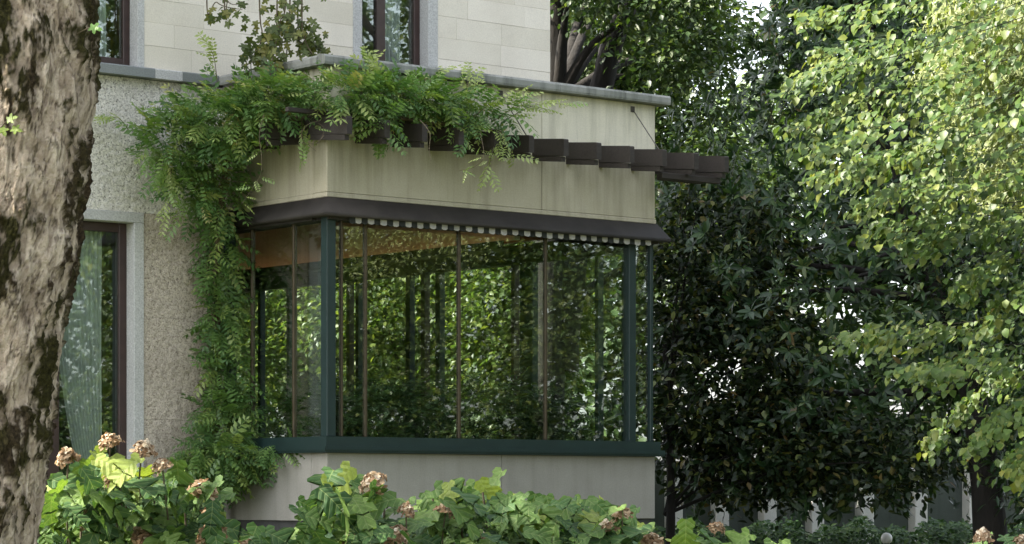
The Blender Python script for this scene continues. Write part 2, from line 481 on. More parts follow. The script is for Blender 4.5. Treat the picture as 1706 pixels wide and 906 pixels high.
def T_outline(half, droop=-.15, fold=.1, ripple=0.02):
    """leaf with a lobed outline; half = points (x,y>=0) from base to tip"""
    V = [(.0, 0, 0)]; F = []
    xs = [p[0] for p in half]
    V = []; mid = []; L = []; R = []
    for i, (x, y) in enumerate(half):
        mx = min(max(x, 0), .97)
        V.append((mx, 0, droop * mx * mx)); mid.append(len(V) - 1)
        z = droop * mx * mx + fold * y + ripple * math.sin(9 * x + 14 * y) + droop * .5 * y * y
        V.append((x, y, z)); L.append(len(V) - 1)
        V.append((x, -y, z + ripple * .6)); R.append(len(V) - 1)
    for i in range(len(half) - 1):
        F += [(mid[i], mid[i + 1], L[i + 1]), (mid[i], L[i + 1], L[i])]
        F += [(mid[i], R[i + 1], mid[i + 1]), (mid[i], R[i], R[i + 1])]
    return np.array(V), np.array(F)

T_OAK = T_outline([(0, .012), (-.05, .08), (-.02, .17), (.10, .20), (.14, .12), (.20, .12), (.28, .26), (.44, .36), (.50, .34), (.46, .22), (.45, .12), (.54, .12), (.66, .22), (.78, .24), (.78, .16), (.74, .09), (.84, .075), (.93, .04), (1, .004)], -.42, .30, .015)
T_OAK2 = T_outline([(0, .012), (-.03, .10), (.06, .20), (.16, .19), (.20, .14), (.28, .16), (.38, .30), (.54, .34), (.56, .24), (.54, .14), (.62, .14), (.74, .20), (.83, .17), (.82, .10), (.90, .06), (1, .004)], -.62, .18, .03)
T_MAPLE = T_outline([(0, .01), (-.06, .18), (-.02, .36), (.14, .26), (.24, .24), (.32, .44), (.52, .52), (.50, .32), (.46, .16), (.62, .16), (.78, .17), (.84, .07), (1, .005)], -.18, .10, .02)
T_MAG = T_leaf(.32, .14, -.16, 3)
T_LIME = T_leaf(.84, .10, -.22, 3)
T_SMALL = T_leaf(.55, .15, -.10, 2)
T_TINY = T_leaf(.6, .15, -.1, 1)
T_NARROW = T_leaf(.20, .12, -.22, 1)
T_FINE = T_leaf(.36, .12, -.2, 1)
T_MAG2 = T_leaf(.32, .14, -.16, 2)
T_LIME2 = T_leaf(.84, .10, -.22, 2)
def T_pinnate(pairs=6, wr=.3, seed=0, droop=-.28, lf=.27):
    r = np.random.default_rng(seed)
    V = []; F = []; n = 0
    sv, sf = T_leaf(wr, .1, -.12, 1)
    def leaflet(p, d, l, nz):
        nonlocal n
        Mx = frames(np.array([d]), np.array([nz]), [l])[0]
        V.append(sv @ Mx.T + p); F.append(sf + n); n += len(sv)
    for i in range(pairs):
        x = .16 + .74 * i / (pairs - 1); p = np.array((x, 0, droop * x * x))
        l = lf * (1 - .35 * abs(x - .5) * 2) * r.uniform(.85, 1.1)
        for s in (1, -1):
            leaflet(p, (.5 + r.uniform(-.1, .1), s * .85, -.28 + r.uniform(-.12, .12)), l, (0, 0, 1))
    leaflet(np.array((.93, 0, droop * .86)), (1, 0, -.5), .2, (0, 0, 1))
    # rachis
    rv = np.array([(0, .007, 0), (0, -.007, 0), (.5, .006, droop * .25), (.5, -.006, droop * .25), (.95, .004, droop * .9), (.95, -.004, droop * .9)])
    rf = np.array([(0, 1, 3), (0, 3, 2), (2, 3, 5), (2, 5, 4)])
    V.append(rv); F.append(rf + n)
    return np.concatenate(V), np.concatenate(F)
T_WIS = T_pinnate(5, .42, 1, -.28, .36)
T_WIS2 = T_pinnate(5, .44, 2, -.4, .38)
T_FERN = T_pinnate(9, .22, 3, -.5)

def sph(n):
    return unit(rng.normal(size=(n, 3)))

def clumps(centers, radii, per, flat=.55, jit=.5):
    """leaf positions gathered round clump centres; returns P and outward direction"""
    m = len(centers)
    d = rng.normal(size=(m * per, 3)) * np.array([1, 1, flat])
    r = np.repeat(np.asarray(radii, float), per)[:, None]
    off = d * r * .5
    return np.repeat(centers, per, axis=0) + off, unit(off + 1e-6)

def leaf_dirs(outw, up=.9, spread=.6, droop=-.35):
    n = len(outw)
    D = outw * np.array([1, 1, .5]) + rng.normal(size=(n, 3)) * spread + np.array([0, 0, droop])
    Nn = np.array([0, 0, up]) + rng.normal(size=(n, 3)) * .45 + outw * .35
    return unit(D), unit(Nn)

# ================================================================== SETTING
me = bpy.data.meshes.new('ground')
gv = [(-300, -60, 0), (300, -60, 0), (300, 600, 0), (-300, 600, 0)]
me.from_pydata(gv, [], [(0, 1, 2, 3)])
gm, gnt, go = mat_new('lawn_soil')
gvec = mapped(gnt, (1, 1, 1))
g1 = noise(gnt, gvec, .6, 6); g2 = noise(gnt, gvec, 14, 5)
gc = mixc(gnt, ramp(gnt, g1, [(.4, (0, 0, 0)), (.65, (1, 1, 1))]), (.055, .085, .025), (.09, .07, .045))
gc = mixc(gnt, .6, gc, ramp(gnt, g2, [(.3, (.5, .5, .5)), (.7, (1.4, 1.4, 1.4))]), 'MULTIPLY')
finish(gnt, go, gc, .95, g2, .6, .05, .2)
me.materials.append(gm)
tag(link('ground', me), kind='structure')

# ------------------------------------------------------------------ the villa (local x along the front, local y into the house)
AX, AY = -2.009, 30.0
RZ = math.atan2(.6316, .7754)
UX = np.array([.7754, .6316, 0]); VX = np.array([-.6316, .7754, 0])
def HW(t, s, z): return np.array([AX, AY, 0]) + UX * t + VX * s + np.array([0, 0, z])
HP = 2.06      # house front plane behind the bay front
XE = 4.89      # right end of the house

villa = tag(empty('villa', (AX, AY, 0), RZ), 'pale stone villa with dressed white blocks above a grey string course', 'villa')
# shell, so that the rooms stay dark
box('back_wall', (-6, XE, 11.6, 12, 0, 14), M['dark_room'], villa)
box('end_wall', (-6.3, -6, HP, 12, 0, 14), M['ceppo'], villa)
box('roof', (-6.6, XE + .5, HP - .5, 12.4, 14, 14.3), M['cornice'], villa)  # unseen; raised so the house keeps the sun off the bay
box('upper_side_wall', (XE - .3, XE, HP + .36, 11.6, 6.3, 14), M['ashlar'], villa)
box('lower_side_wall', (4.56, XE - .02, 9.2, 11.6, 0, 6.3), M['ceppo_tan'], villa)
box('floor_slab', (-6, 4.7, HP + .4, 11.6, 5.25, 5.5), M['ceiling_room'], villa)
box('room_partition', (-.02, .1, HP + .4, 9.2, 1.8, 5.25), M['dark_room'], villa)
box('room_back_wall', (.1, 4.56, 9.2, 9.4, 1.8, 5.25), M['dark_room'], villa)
# plinth
box('plinth', (-6, .02, HP - .03, HP + .3, 0, 1.22), M['plinth'], villa)
# lower wall slabs round the garden door
DX0, DX1, DZ0, DZ1 = -3.2, -1.181, 1.30, 4.545
SR = .126
rows_hi = [4.66, 5.39, 6.16]; rows_lo = [1.22, 2.35, 3.5, 4.66]
def slab(x0, x1, z0, z1, m):
    box('slab', (x0 + .001, x1 - .001, HP, HP + .35, z0 + .001, z1 - .001), M[m], villa, .002)
for k in range(2):
    xs = [-6, -4.6, -3.4, -2.3, -.72, .0] if k == 0 else [-6, -5.2, -3.9, -2.9, -1.55, .0]
    for a, b in zip(xs[:-1], xs[1:]): slab(a, b, rows_hi[k], rows_hi[k + 1], 'ceppo')
for k in range(3):
    slab(DX1 + SR, .0, rows_lo[k], rows_lo[k + 1], 'ceppo_tan')
    slab(-6, DX0 - SR, rows_lo[k], rows_lo[k + 1], 'ceppo')
box('wall_backing', (-6, DX0 - .02, HP + .35, HP + .42, 0, 6.2), M['joint'], villa)
box('wall_backing', (DX1 + .02, -.02, HP + .35, HP + .42, 0, 6.2), M['joint'], villa)
box('wall_backing', (DX0 - .02, DX1 + .02, HP + .35, HP + .42, DZ1, 6.2), M['joint'], villa)
# stone surround of the door
for nm, b in (('jamb_stone', (DX1, DX1 + SR, HP - .012, HP + .36, 1.22, DZ1)), ('jamb_stone', (DX0 - SR, DX0, HP - .012, HP + .36, 1.22, DZ1)),
              ('lintel_stone', (DX0 - SR, DX1 + SR, HP - .012, HP + .36, DZ1 + .002, DZ1 + .115))):
    box(nm, b, M['granite'], villa, .004)
box('door_step', (DX0, DX1, HP - .1, HP + .36, 1.12, DZ0), M['granite'], villa, .01)

def curtain(name, x0, x1, y, z0, z1, mat, parent, sweep=0, n=60, rows=24, amp=.025, folds=11):
    V = []; F = []
    for r in range(rows + 1):
        f = r / rows; z = z1 + (z0 - z1) * f
        for i in range(n + 1):
            g = i / n
            pull = sweep * (f ** 2.2) * (1 - g)
            x = x0 + (x1 - x0) * g + pull
            V.append((x, y + amp * math.sin(g * folds * 2 * math.pi + 1.3 * math.sin(f * 3)) * (.6 + .4 * f), z))
    for r in range(rows):
        for i in range(n):
            a = r * (n + 1) + i
            F.append((a, a + 1, a + n + 2, a + n + 1))
    return link(name, npmesh(name, V, F, mat), parent, False)
cm, cnt, co = mat_new('sheer_curtain')
cd = N(cnt, 'ShaderNodeBsdfDiffuse'); cd.inputs[0].default_value = (.85, .85, .84, 1)
ctl = N(cnt, 'ShaderNodeBsdfTranslucent'); ctl.inputs[0].default_value = (.3, .32, .3, 1)
ctr = N(cnt, 'ShaderNodeBsdfTransparent')
c1 = cnt.nodes.new('ShaderNodeMixShader'); c1.inputs[0].default_value = .4
c2 = cnt.nodes.new('ShaderNodeMixShader'); c2.inputs[0].default_value = .35
cnt.links.new(cd.outputs[0], c1.inputs[1]); cnt.links.new(ctl.outputs[0], c1.inputs[2])
cnt.links.new(c1.outputs[0], c2.inputs[1]); cnt.links.new(ctr.outputs[0], c2.inputs[2])
cnt.links.new(c2.outputs[0], co.inputs[0])
M['sheer'] = cm

def window(parent, x0, x1, z0, z1, y, mulls, fw=.09, name='window', mw=.1):
    e = bpy.data.objects.new(name, None); COL.objects.link(e); e.parent = parent; e.empty_display_size = .1
    F_ = lambda nm, b, m, bv=.006: box(nm, b, m, e, bv)
    d = .07
    F_('frame', (x0, x0 + fw, y, y + d, z0, z1), M['brown']); F_('frame', (x1 - fw, x1, y, y + d, z0, z1), M['brown'])
    F_('frame', (x0 + fw, x1 - fw, y + .003, y + d, z1 - fw, z1), M['brown']); F_('frame', (x0 + fw, x1 - fw, y + .003, y + d, z0, z0 + fw), M['brown'])
    edges = [x0 + fw] + [v for m in mulls for v in (m - mw / 2, m + mw / 2)] + [x1 - fw]
    for m in mulls: F_('mullion', (m - mw / 2, m + mw / 2, y - .006, y + d, z0 + fw, z1 - fw), M['brown'])
    for a, b in zip(edges[::2], edges[1::2]):
        F_('pane', (a + .001, b - .001, y + .03, y + .036, z0 + fw + .001, z1 - fw - .001), M['glass_win'], 0)
    return e
door = window(villa, DX0, DX1, DZ0, DZ1 - .002, HP + .15, [-2.13], .10, 'garden_door', .17)
curtain('curtain', -2.02, -1.40, HP + .32, 1.4, 4.45, M['sheer'], door, .42)
curtain('curtain', -3.1, -2.3, HP + .32, 1.4, 4.45, M['sheer'], door, 0)

# upper wall: openings
W1 = (-2.45, -1.134, 6.31, 8.6); W2 = (1.967, 2.955, 6.295, 8.6)
def in_open(x0, x1, z0, z1):
    pass
SJ = [(-2.45 - .10, -1.134 + .086), (1.967 - .132, 2.955 + .15)]   # outer edges of the stone surrounds
zc = 6.285; course = .262
spans = [(-6, SJ[0][0]), (SJ[0][1], SJ[1][0]), (SJ[1][1], XE)]
for r in range(6):
    z0 = zc + r * course; z1 = z0 + course
    for a, b in spans:
        x = a
        first = True
        while x < b - 1e-6:
            ln = rng.uniform(.46, 1.0) * (.6 if (first and r % 2) else 1)
            nx = x + ln
            if b - nx < .3: nx = b
            dy = rng.uniform(-.0025, .0025)
            box('block', (x + .001, nx - .001, HP + dy, HP + .2, z0 + .001, z1 - .001), M['ashlar'], villa, .0014)
            x = nx; first = False
    box('quoin_block', (XE - .2, XE + .004, HP + .201, HP + .36, z0 + .002, z1 - .002), M['ashlar'], villa, .003)
ztop = zc + 6 * course
for a, b in spans: box('upper_wall', (a, b, HP + .002, HP + .3, ztop, 14), M['ashlar'], villa)
for a, b in spans: box('wall_backing', (a, b - (.01 if b == XE else 0), HP + .2, HP + .36, zc, ztop - .001), M['joint'], villa)
for (a, b), wv in zip(SJ, (W1, W2)):
    box('jamb_stone', (a, wv[0], HP - .008, HP + .34, zc, 14), M['granite'], villa, .004)
    box('jamb_stone', (wv[1], b, HP - .008, HP + .34, zc, 14), M['granite'], villa, .004)
    box('lintel_stone', (wv[0], wv[1], HP - .008, HP + .34, 8.6, 14), M['granite'], villa, .004)
    wn = window(villa, wv[0], wv[1], wv[2], wv[3], HP + .16, [2.365] if wv is W2 else [-1.85], .085, 'window', .13)
    if wv is W1:
        curtain('curtain', -1.74, -1.34, HP + .32, wv[2] + .1, 8.5, M['sheer'], wn, 0, 40, 10, .02, 7)
    else:
        curtain('curtain', 2.45, 2.78, HP + .32, wv[2] + .1, 8.5, M['sheer'], wn, 0, 40, 10, .02, 6)
        curtain('curtain', 2.0, 2.12, HP + .32, wv[2] + .1, 8.5, M['sheer'], wn, 0, 20, 10, .02, 3)
box('upper_floor', (-6, XE - .3, HP + .37, 11.6, 6.17, 6.26), M['floor_room'], villa)
# string course of separate stones along the house front
xs = [-6, -4.9, -3.6, -2.4, -.98, -.62, -.13]
for i, (a, b) in enumerate(zip(xs[:-1], xs[1:])):
    prism('cornice_stone', [(HP - .13, 6.165), (HP - .13, 6.262), (HP - .12, 6.275), (HP + .1, 6.284), (HP + .1, 6.165)], 'x', a + .002, b - .002,
          M['cornice_blue'] if i != 4 else M['granite'], villa)

# ------------------------------------------------------------------ the glazed bay (winter garden)
BX = 4.80
bay = tag(empty('glazed_bay', (AX, AY, 0), RZ), 'flat-roofed glazed bay with dark green frame and beige rendered parapet', 'bay window')
box('plinth', (.04, BX - .03, .04, 9.2, 0, 1.22), M['plinth'], bay)
for a, b in ((0, 2.44), (2.44, BX)):
    box('base_wall', (a + (.0 if a == 0 else .002), b - .002, 0, .3, 1.222, 1.963), M['base'], bay, .005)
box('base_wall', (0, .3, .3, HP - .032, 1.222, 1.963), M['base'], bay, 0)
box('base_wall', (BX - .3, BX, .3, 9.2, 1.222, 1.963), M['base'], bay, 0)
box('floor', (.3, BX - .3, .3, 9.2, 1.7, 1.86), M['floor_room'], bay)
# sills: two steps
for nm, e0, z0, z1 in (('sill', .085, 1.965, 2.035), ('sill_rail', .045, 2.036, 2.14)):
    prism(nm, [(-e0, -e0), (BX + e0, -e0), (BX + e0, 9.0), (BX - .24, 9.0), (BX - .24, .24), (.24, .24), (.24, HP - .05), (-e0, HP - .05)], 'z', z0, z1, M['teal'], bay)
prism('sill_lip', [(-.10, -.10), (BX + .10, -.10), (BX + .10, 9.0), (BX - .2, 9.0), (BX - .2, .2), (.2, .2), (.2, HP - .06), (-.10, HP - .06)], 'z', 1.990, 2.004, M['teal'], bay)
GZ0, GZ1 = 2.141, 4.56
GY = .07
# corner posts and mullions of the front
def post(nm, x, y, wx, wy, m, z0=GZ0, z1=GZ1): return box(nm, (x - wx / 2, x + wx / 2, y - wy / 2, y + wy / 2, z0, z1), M[m], bay, .006)
post('corner_post', .055, .055, .12, .12, 'teal')
post('corner_post', BX - .03, .055, .05, .06, 'teal')
def t_front(px, s=GY):
    k = (px - 853) / FPX
    return (k * (AY + .7754 * s) - AX + .6316 * s) / (.7754 - .6316 * k)
fm = [t_front(p) for p in (568, 608, 764, 908, 1049)]
for i, x in enumerate(fm):
    if i == 4: post('thick_mullion', x, GY, .11, .11, 'teal')
    else: post('mullion', x, GY, .036 if i else .03, .05, 'bronze')
ed = [.12] + fm + [BX - .04]
for a, b in zip(ed[:-1], ed[1:]):
    box('pane', (a + (.056 if a == fm[4] else .019), b - (.056 if b == fm[4] else .019), GY - .004, GY + .004, GZ0 + .002, GZ1 - .002), M['glass'], bay)
# left return
lm = [.72, 1.55]
for y in lm: post('mullion', GY, y, .05, .036, 'bronze')
post('corner_post', .06, HP - .06, .12, .1, 'teal')
for a, b in zip([.12] + lm, lm + [HP - .11]):
    box('pane', (GY - .004, GY + .004, a + .019, b - .019, GZ0 + .002, GZ1 - .002), M['glass'], bay)
# right-hand glazed wall, seen through the front
RX = BX - .06
rs = [.46, .95, 2.30, 2.57, 4.13, 4.45, 4.78, 5.93, 6.14, 7.58, 8.3]
for i, y in enumerate(rs):
    thick = .26 if i in (2,) else (.10 if i in (4, 5, 6) else .07)
    post('mullion', RX, y, .09, thick, 'brown' if i in (3, 5, 8) else 'teal', GZ0, 4.42)
for a, b in zip([.10] + rs, rs + [9.1]):
    if b - a > .35:
        box('pane', (RX - .003, RX + .003, a + .135, b - .135, GZ0 + .002, 4.418), M['glass_in'], bay)
box('door_head', (RX - .06, RX + .06, .12, 9.1, 4.421, 4.66), M['fascia'], bay)
box('pelmet', (RX - .05, BX, .27, 9.1, 4.70, 5.24), M['copper'], bay)
box('cove_lip', (RX - .335, RX - .325, 2.4, 9.05, 4.60, 4.70), M['fascia'], bay)
box('cove_shelf', (RX - .325, RX - .06, 2.4, 9.05, 4.60, 4.615), M['fascia'], bay)
tag(box('cove_lamp', (RX - .31, RX - .29, 2.5, 9.0, 4.62, 4.635), M['cove'], bay), 'hidden strip of warm light along the copper pelmet')
box('ceiling', (.26, BX - .1, .26, HP + .38, 5.25, 5.4), M['ceiling_room'], bay)
box('bulkhead', (.26, .36, .26, HP - .01, 4.60, 5.24), M['copper'], bay)
# parapet with an open joint
JX = t_front(903, 0)
for a, b in ((0, JX - .003), (JX + .003, BX)):
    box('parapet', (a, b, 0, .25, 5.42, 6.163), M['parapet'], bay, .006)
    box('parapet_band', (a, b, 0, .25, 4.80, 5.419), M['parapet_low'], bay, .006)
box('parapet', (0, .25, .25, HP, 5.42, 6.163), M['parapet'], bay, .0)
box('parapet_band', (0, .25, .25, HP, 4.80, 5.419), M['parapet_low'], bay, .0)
box('parapet', (BX - .25, BX, .25, HP + .36, 4.80, 6.163), M['parapet'], bay, .0)
box('side_wall', (BX - .2, BX + .03, HP + .36, 9.2, 4.72, 6.163), M['parapet'], bay, .0)
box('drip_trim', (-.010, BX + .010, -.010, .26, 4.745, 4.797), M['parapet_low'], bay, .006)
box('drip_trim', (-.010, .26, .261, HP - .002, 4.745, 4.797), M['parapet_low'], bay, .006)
# sloping fascia of the awning box
fp = [(0, 4.738), (-.02, 4.74), (-.135, 4.56), (-.135, 4.535), (0, 4.535)]
def fascia_ring():
    V = []; F = []
    prof = [(.0, 4.74), (.02, 4.74), (.135, 4.565), (.135, 4.53), (-.05, 4.53)]
    path = lambda o: [(-o, HP - .03), (-o, -o), (BX + o, -o), (BX + o, 1.2)]
    for o, z in prof:
        for x, y in path(o): V.append((x, y, z))
    for i in range(len(prof) - 1):
        for j in range(3):
            F.append((i * 4 + j, i * 4 + j + 1, (i + 1) * 4 + j + 1, (i + 1) * 4 + j))
    F_tri = np.array(F)
    return link('fascia', npmesh('fascia', V, F_tri, M['fascia'], False), bay, False)
fascia_ring()
box('head_rail', (.0, BX, -.05, .2, 4.50, 4.529), M['fascia'], bay)
box('head_rail', (-.05, .2, .21, HP - .05, 4.50, 4.529), M['fascia'], bay)
# striped valance, each stripe a piece of its own
x = t_front(582, -.09); xe = t_front(1078, -.09); k = 0
while x < xe:
    wd = .088 if k % 2 else .082
    zb = 4.468 + rng.uniform(-.006, .006)
    y0 = -.092 + rng.uniform(-.008, .008)
    prism('white_stripe' if k % 2 else 'black_stripe', [(x, 4.53), (x, zb + .012), (x + wd * .3, zb), (x + wd * .7, zb - .002), (x + wd - .002, zb + .010), (x + wd - .002, 4.53)],
          'y', y0, y0 + .012, M['white_cloth'] if k % 2 else M['black_cloth'], bay)
    x += wd; k += 1
# roof with edging stones
box('roof_slab', (0, XE, -.0, HP - .012, 6.17, 6.262), M['cornice'], bay)
ex = [-.13, 1.1, 2.05, 3.2, 4.2, BX + .13]
cp = lambda: [(-.13, 6.165), (-.138, 6.19), (-.138, 6.245), (-.118, 6.272), (-.002, 6.285), (-.002, 6.165)]
for a, b in zip(ex[:-1], ex[1:]):
    prism('cornice_stone', cp(), 'x', a + .002, b - .002, M['cornice'], bay)
prism('cornice_stone', [(-.13, 6.165), (-.138, 6.19), (-.138, 6.245), (-.118, 6.272), (-.002, 6.285), (-.002, 6.165)], 'y', .0, HP - .14, M['cornice'], bay)
prism('cornice_stone', [(BX + .002, 6.165), (BX + .13, 6.165), (BX + .138, 6.2), (BX + .13, 6.26), (BX + .002, 6.285)], 'y', .0, HP + .36, M['cornice'], bay)

# ------------------------------------------------------------------ pergola of dark beams
perg = tag(empty('pergola', (AX, AY, 0), RZ), 'row of dark brown beams projecting below the cornice of the bay', 'pergola')
for i in range(12):
    t = -.105 + .505 * i
    wall = t < BX
    y1 = -.002 if 0 < t < BX else .25
    L = -.56 + rng.uniform(-.008, .008)
    zf = lambda y: 5.61 + .098 * y
    b = prism('beam', [(L, zf(L) - .012), (L + .012, zf(L)), (y1, zf(y1)), (y1, zf(y1) - .195), (L, zf(L) - .195)], 'x', t - .036, t + .036, M['beam'], perg)
    prism('batten', [(L + .05, zf(L) - .196), (y1, zf(y1) - .196), (y1, zf(y1) - .255), (L + .05, zf(L) - .255)], 'x', t - .028, t + .028, M['beam'], b)
for j in range(4):
    s = .42 + .5 * j
    b = prism('beam', [(-.56, zf(-.56)), (-.002, zf(0)), (-.002, zf(0) - .195), (-.56, zf(-.56) - .195)], 'y', s - .036, s + .036, M['beam'], perg)
    prism('batten', [(-.5, zf(-.56) - .196), (-.002, zf(0) - .196), (-.002, zf(0) - .255), (-.5, zf(-.56) - .255)], 'y', s - .028, s + .028, M['beam'], b)
box('purlin', (4.55, 5.5, -.40, -.33, 5.24, 5.31), M['beam'], perg, .005)
box('purlin', (4.81, 5.52, -.08, -.01, 5.27, 5.342), M['beam'], perg, .005)
box('purlin', (-.62, 2.0, -.16, -.10, 5.602, 5.65), M['beam'], perg, .004)
def hl(*p): return np.array(p, float)
for t in (.4, 2.42, 4.435):
    TB().add([hl(t, 0.0, 6.09), hl(t, -.47, 5.56)], .007, 6).build('tie_rod', M['rod'], perg, False)
    box('anchor_plate', (t - .03, t + .03, -.012, -.001, 6.05, 6.12), M['rod'], perg, .002)

# ================================================================== PLANTS
# ------------------------------------------------------------------ plane tree in the foreground, left
TY = 14.0
prof = np.array([(-200, 166), (0, 163), (60, 168), (110, 168), (160, 170), (200, 166), (250, 158), (300, 158), (350, 147), (400, 141), (450, 131), (500, 122), (560, 110), (620, 98), (700, 90), (780, 85), (900, 75), (1000, 66), (1300, 40)], float)
zz = EYE + (825 - prof[:, 0]) / FPX * TY
xr = (prof[:, 1] - 853) / FPX * TY
order = np.argsort(zz)
R0 = .41
base_pt = at(-60, 1318, TY)
plane_tree = tag(empty('plane_tree', (float(np.interp(0, zz[order], xr[order]) - R0), TY, 0)), 'thick plane tree trunk with pale flaking bark and dark moss, left foreground', 'tree')
nz_, nth = 410, 300
Zs = np.linspace(-.1, 4.9, nz_)
edge = np.interp(Zs, zz[order], xr[order]) - .04
edge = np.convolve(np.pad(edge, 10, mode='edge'), np.ones(21) / 21, 'valid')
TH = np.concatenate([np.linspace(-math.pi * 1.02, .45, 264, endpoint=False), np.linspace(.45, math.pi * .98, 36, endpoint=False)])
rr = R0 + .10 * np.exp(-np.maximum(Zs, 0) / .35)
Zg, Tg = np.meshgrid(Zs, TH, indexing='ij')
cx = (edge - R0)[:, None]
dirx, diry = np.cos(Tg), np.sin(Tg)
q = np.stack([dirx * 1.0, diry * 1.0, Zg * 1.0], -1).reshape(-1, 3)
warp = np.stack([fbm(q * 5 + 9, 3, 3), fbm(q * 5 + 31, 3, 5), fbm(q * 5 + 77, 3, 6)], -1) - .5
pq = q * np.array([3.0, 3.0, 2.3]) + warp * 1.5
m1 = fbm(pq, 7, 11, .60)
m2 = fbm(q * np.array([9, 9, 4.5]) + warp * 1.2, 4, 23, .6)
mask = np.clip((m1 * .74 + m2 * .26 - .497) / .045, 0, 1)            # 1 = old dark bark and moss
def worley(p, seed):
    i0 = np.floor(p).astype(np.int64); d1 = np.full(len(p), 9.); d2 = np.full(len(p), 9.); cid = np.zeros(len(p))
    for dx in (-1, 0, 1):
        for dy in (-1, 0, 1):
            for dz in (-1, 0, 1):
                c = i0 + np.array([dx, dy, dz])
                f = c + np.stack([_hash(c[:, 0], c[:, 1], c[:, 2], seed + k) for k in range(3)], 1)
                d = np.linalg.norm(p - f, axis=1); h = _hash(c[:, 0], c[:, 1], c[:, 2], seed + 9)
                nb = d < d1
                d2 = np.where(nb, d1, np.minimum(d2, d)); cid = np.where(nb, h, cid); d1 = np.where(nb, d, d1)
    return d2 - d1, cid
we, wc = worley(q * np.array([9, 9, 6.0]) + warp * 1.0, 3)
we2, wc2 = worley(q * np.array([24, 24, 17]) + warp * 2.0, 13)
plate = np.clip(we / .10, 0, 1); plate2 = np.clip(we2 / .16, 0, 1)
crack = np.clip(1 - np.abs(fbm(q * np.array([11, 11, 7.0]) + warp * 2, 4, 41) - .5) / .022, 0, 1)
fine = fbm(q * np.array([34, 34, 22]), 4, 57, .6) - .5
lump = fbm(q * np.array([2.6, 2.6, 2.2]), 3, 71) - .5
mid_ = fbm(q * np.array([7, 7, 4]), 3, 83) - .5
disp = lump * .11 + mid_ * .045 + mask * (.014 + fine * .045) + fine * .012 - crack * (1 - mask * .6) * .010 + (wc - .5) * .014 * plate + (wc2 - .5) * (.010 + .014 * mask) * plate2 - (1 - plate2) * mask * .008
rad = rr[:, None] + disp.reshape(nz_, nth)
V = np.stack([cx + dirx * rad, TY + diry * rad, Zg], -1).reshape(-1, 3)
ii = np.arange(nz_ - 1)[:, None] * nth; jj = np.arange(nth)[None, :]; j2 = (jj + 1) % nth
F = np.stack([ii + jj, ii + j2, ii + nth + j2, ii + nth + jj], 2).reshape(-1, 4)
mossy = np.clip((fbm(q * np.array([2.2, 2.2, 1.4]) + 50, 3, 91) - .45) / .14, 0, 1)
tm, tnt, to = mat_new('plane_bark')
aM = N(tnt, 'ShaderNodeAttribute', attribute_name='old'); aC = N(tnt, 'ShaderNodeAttribute', attribute_name='crack'); aG = N(tnt, 'ShaderNodeAttribute', attribute_name='moss')
tv = mapped(tnt, (1, 1, 1)); tn1 = noise(tnt, tv, 9, 6, .65); tn2 = noise(tnt, tv, 55, 5, .7); tn3 = noise(tnt, tv, 2.5, 3)
pale = ramp(tnt, tn1, [(.3, (.36, .285, .215)), (.5, (.57, .48, .38)), (.7, (.72, .635, .525))])
pale = mixc(tnt, ramp(tnt, tn3, [(.45, (0, 0, 0)), (.7, (.6, .6, .6))]), pale, (.42, .365, .305))
dark = ramp(tnt, tn2, [(.3, (.022, .015, .009)), (.55, (.060, .042, .024)), (.75, (.13, .095, .058))])
moss = ramp(tnt, tn2, [(.3, (.018, .017, .006)), (.6, (.052, .047, .014)), (.8, (.11, .098, .032))])
dk = mixc(tnt, aG.outputs['Fac'], dark, moss)
cc = mixc(tnt, aC.outputs['Fac'], pale, (.10, .07, .05))
aT = N(tnt, 'ShaderNodeAttribute', attribute_name='tone')
cc = mixc(tnt, 1.0, cc, ramp(tnt, aT.outputs['Fac'], [(0, (.72, .68, .64)), (1, (1.12, 1.1, 1.06))]), 'MULTIPLY')
cc = mixc(tnt, aM.outputs['Fac'], cc, dk)
cc = mixc(tnt, .35, cc, ramp(tnt, tn2, [(.3, (.6, .6, .6)), (.7, (1.25, 1.25, 1.25))]), 'MULTIPLY')
finish(tnt, to, cc, .95, tn2, 1.0, .03, .15)
link('trunk', npmesh('trunk', V, F, tm, True, {'old': np.clip(mask + (wc2 > .9) * .6 * plate2 - mask * (wc2 < .10) * .75 * plate2, 0, 1), 'crack': np.clip(crack * .7 + (1 - plate) * .35, 0, 1), 'moss': mossy, 'tone': wc}), plane_tree)
# limbs and crown above the picture
top = np.array([edge[-1] - R0, TY, 4.85])
limb = TB()
for i, (dx, dy, dz) in enumerate([(-1.2, -.8, 5), (1.6, 1.2, 4.6), (-.6, 2.6, 4.4), (.8, 3.8, 3.6)]):
    e_ = top + np.array([dx, dy, dz])
    limb.add(spline([top - (0, 0, .3), top + np.array([dx * .25, dy * .25, dz * .45]), e_, e_ + np.array([dx, dy, 1]) * .6], 14), np.linspace(.28, .04, 14), 10, .06, i)
limb.add(spline([top - (0, 0, .2), top + np.array([.5, 2.5, 2.6]), (-1.9, 20.5, 7.8), (-1.3, 24.5, 7.7)], 20), np.linspace(.2, .03, 20), 10, .06, 9)  # unseen limb, added to carry the lobe that shades the lime
limb.build('limb', M['bark_grey'], plane_tree)
cc_ = np.array([-4.4, 15.2, 9.6]) + sph(190) * np.array([5.2, 4.6, 2.6]) * rng.uniform(.4, 1, (190, 1)) ** .5
cc_ = np.concatenate([cc_, np.array([-1.4, 24.2, 7.7]) + sph(70) * np.array([1.2, 2.2, .45]) * rng.uniform(.3, 1, (70, 1)) ** .5])  # unseen lobe, added to shade the lower lime boughs
P, O_ = clumps(cc_, np.concatenate([np.full(190, .95), np.full(70, .6)]), 34, .6)
P = P[P[:, 2] > 6.4]; O_ = sph(len(P)); D, Nn = leaf_dirs(O_, 1.0, .6, -.3)
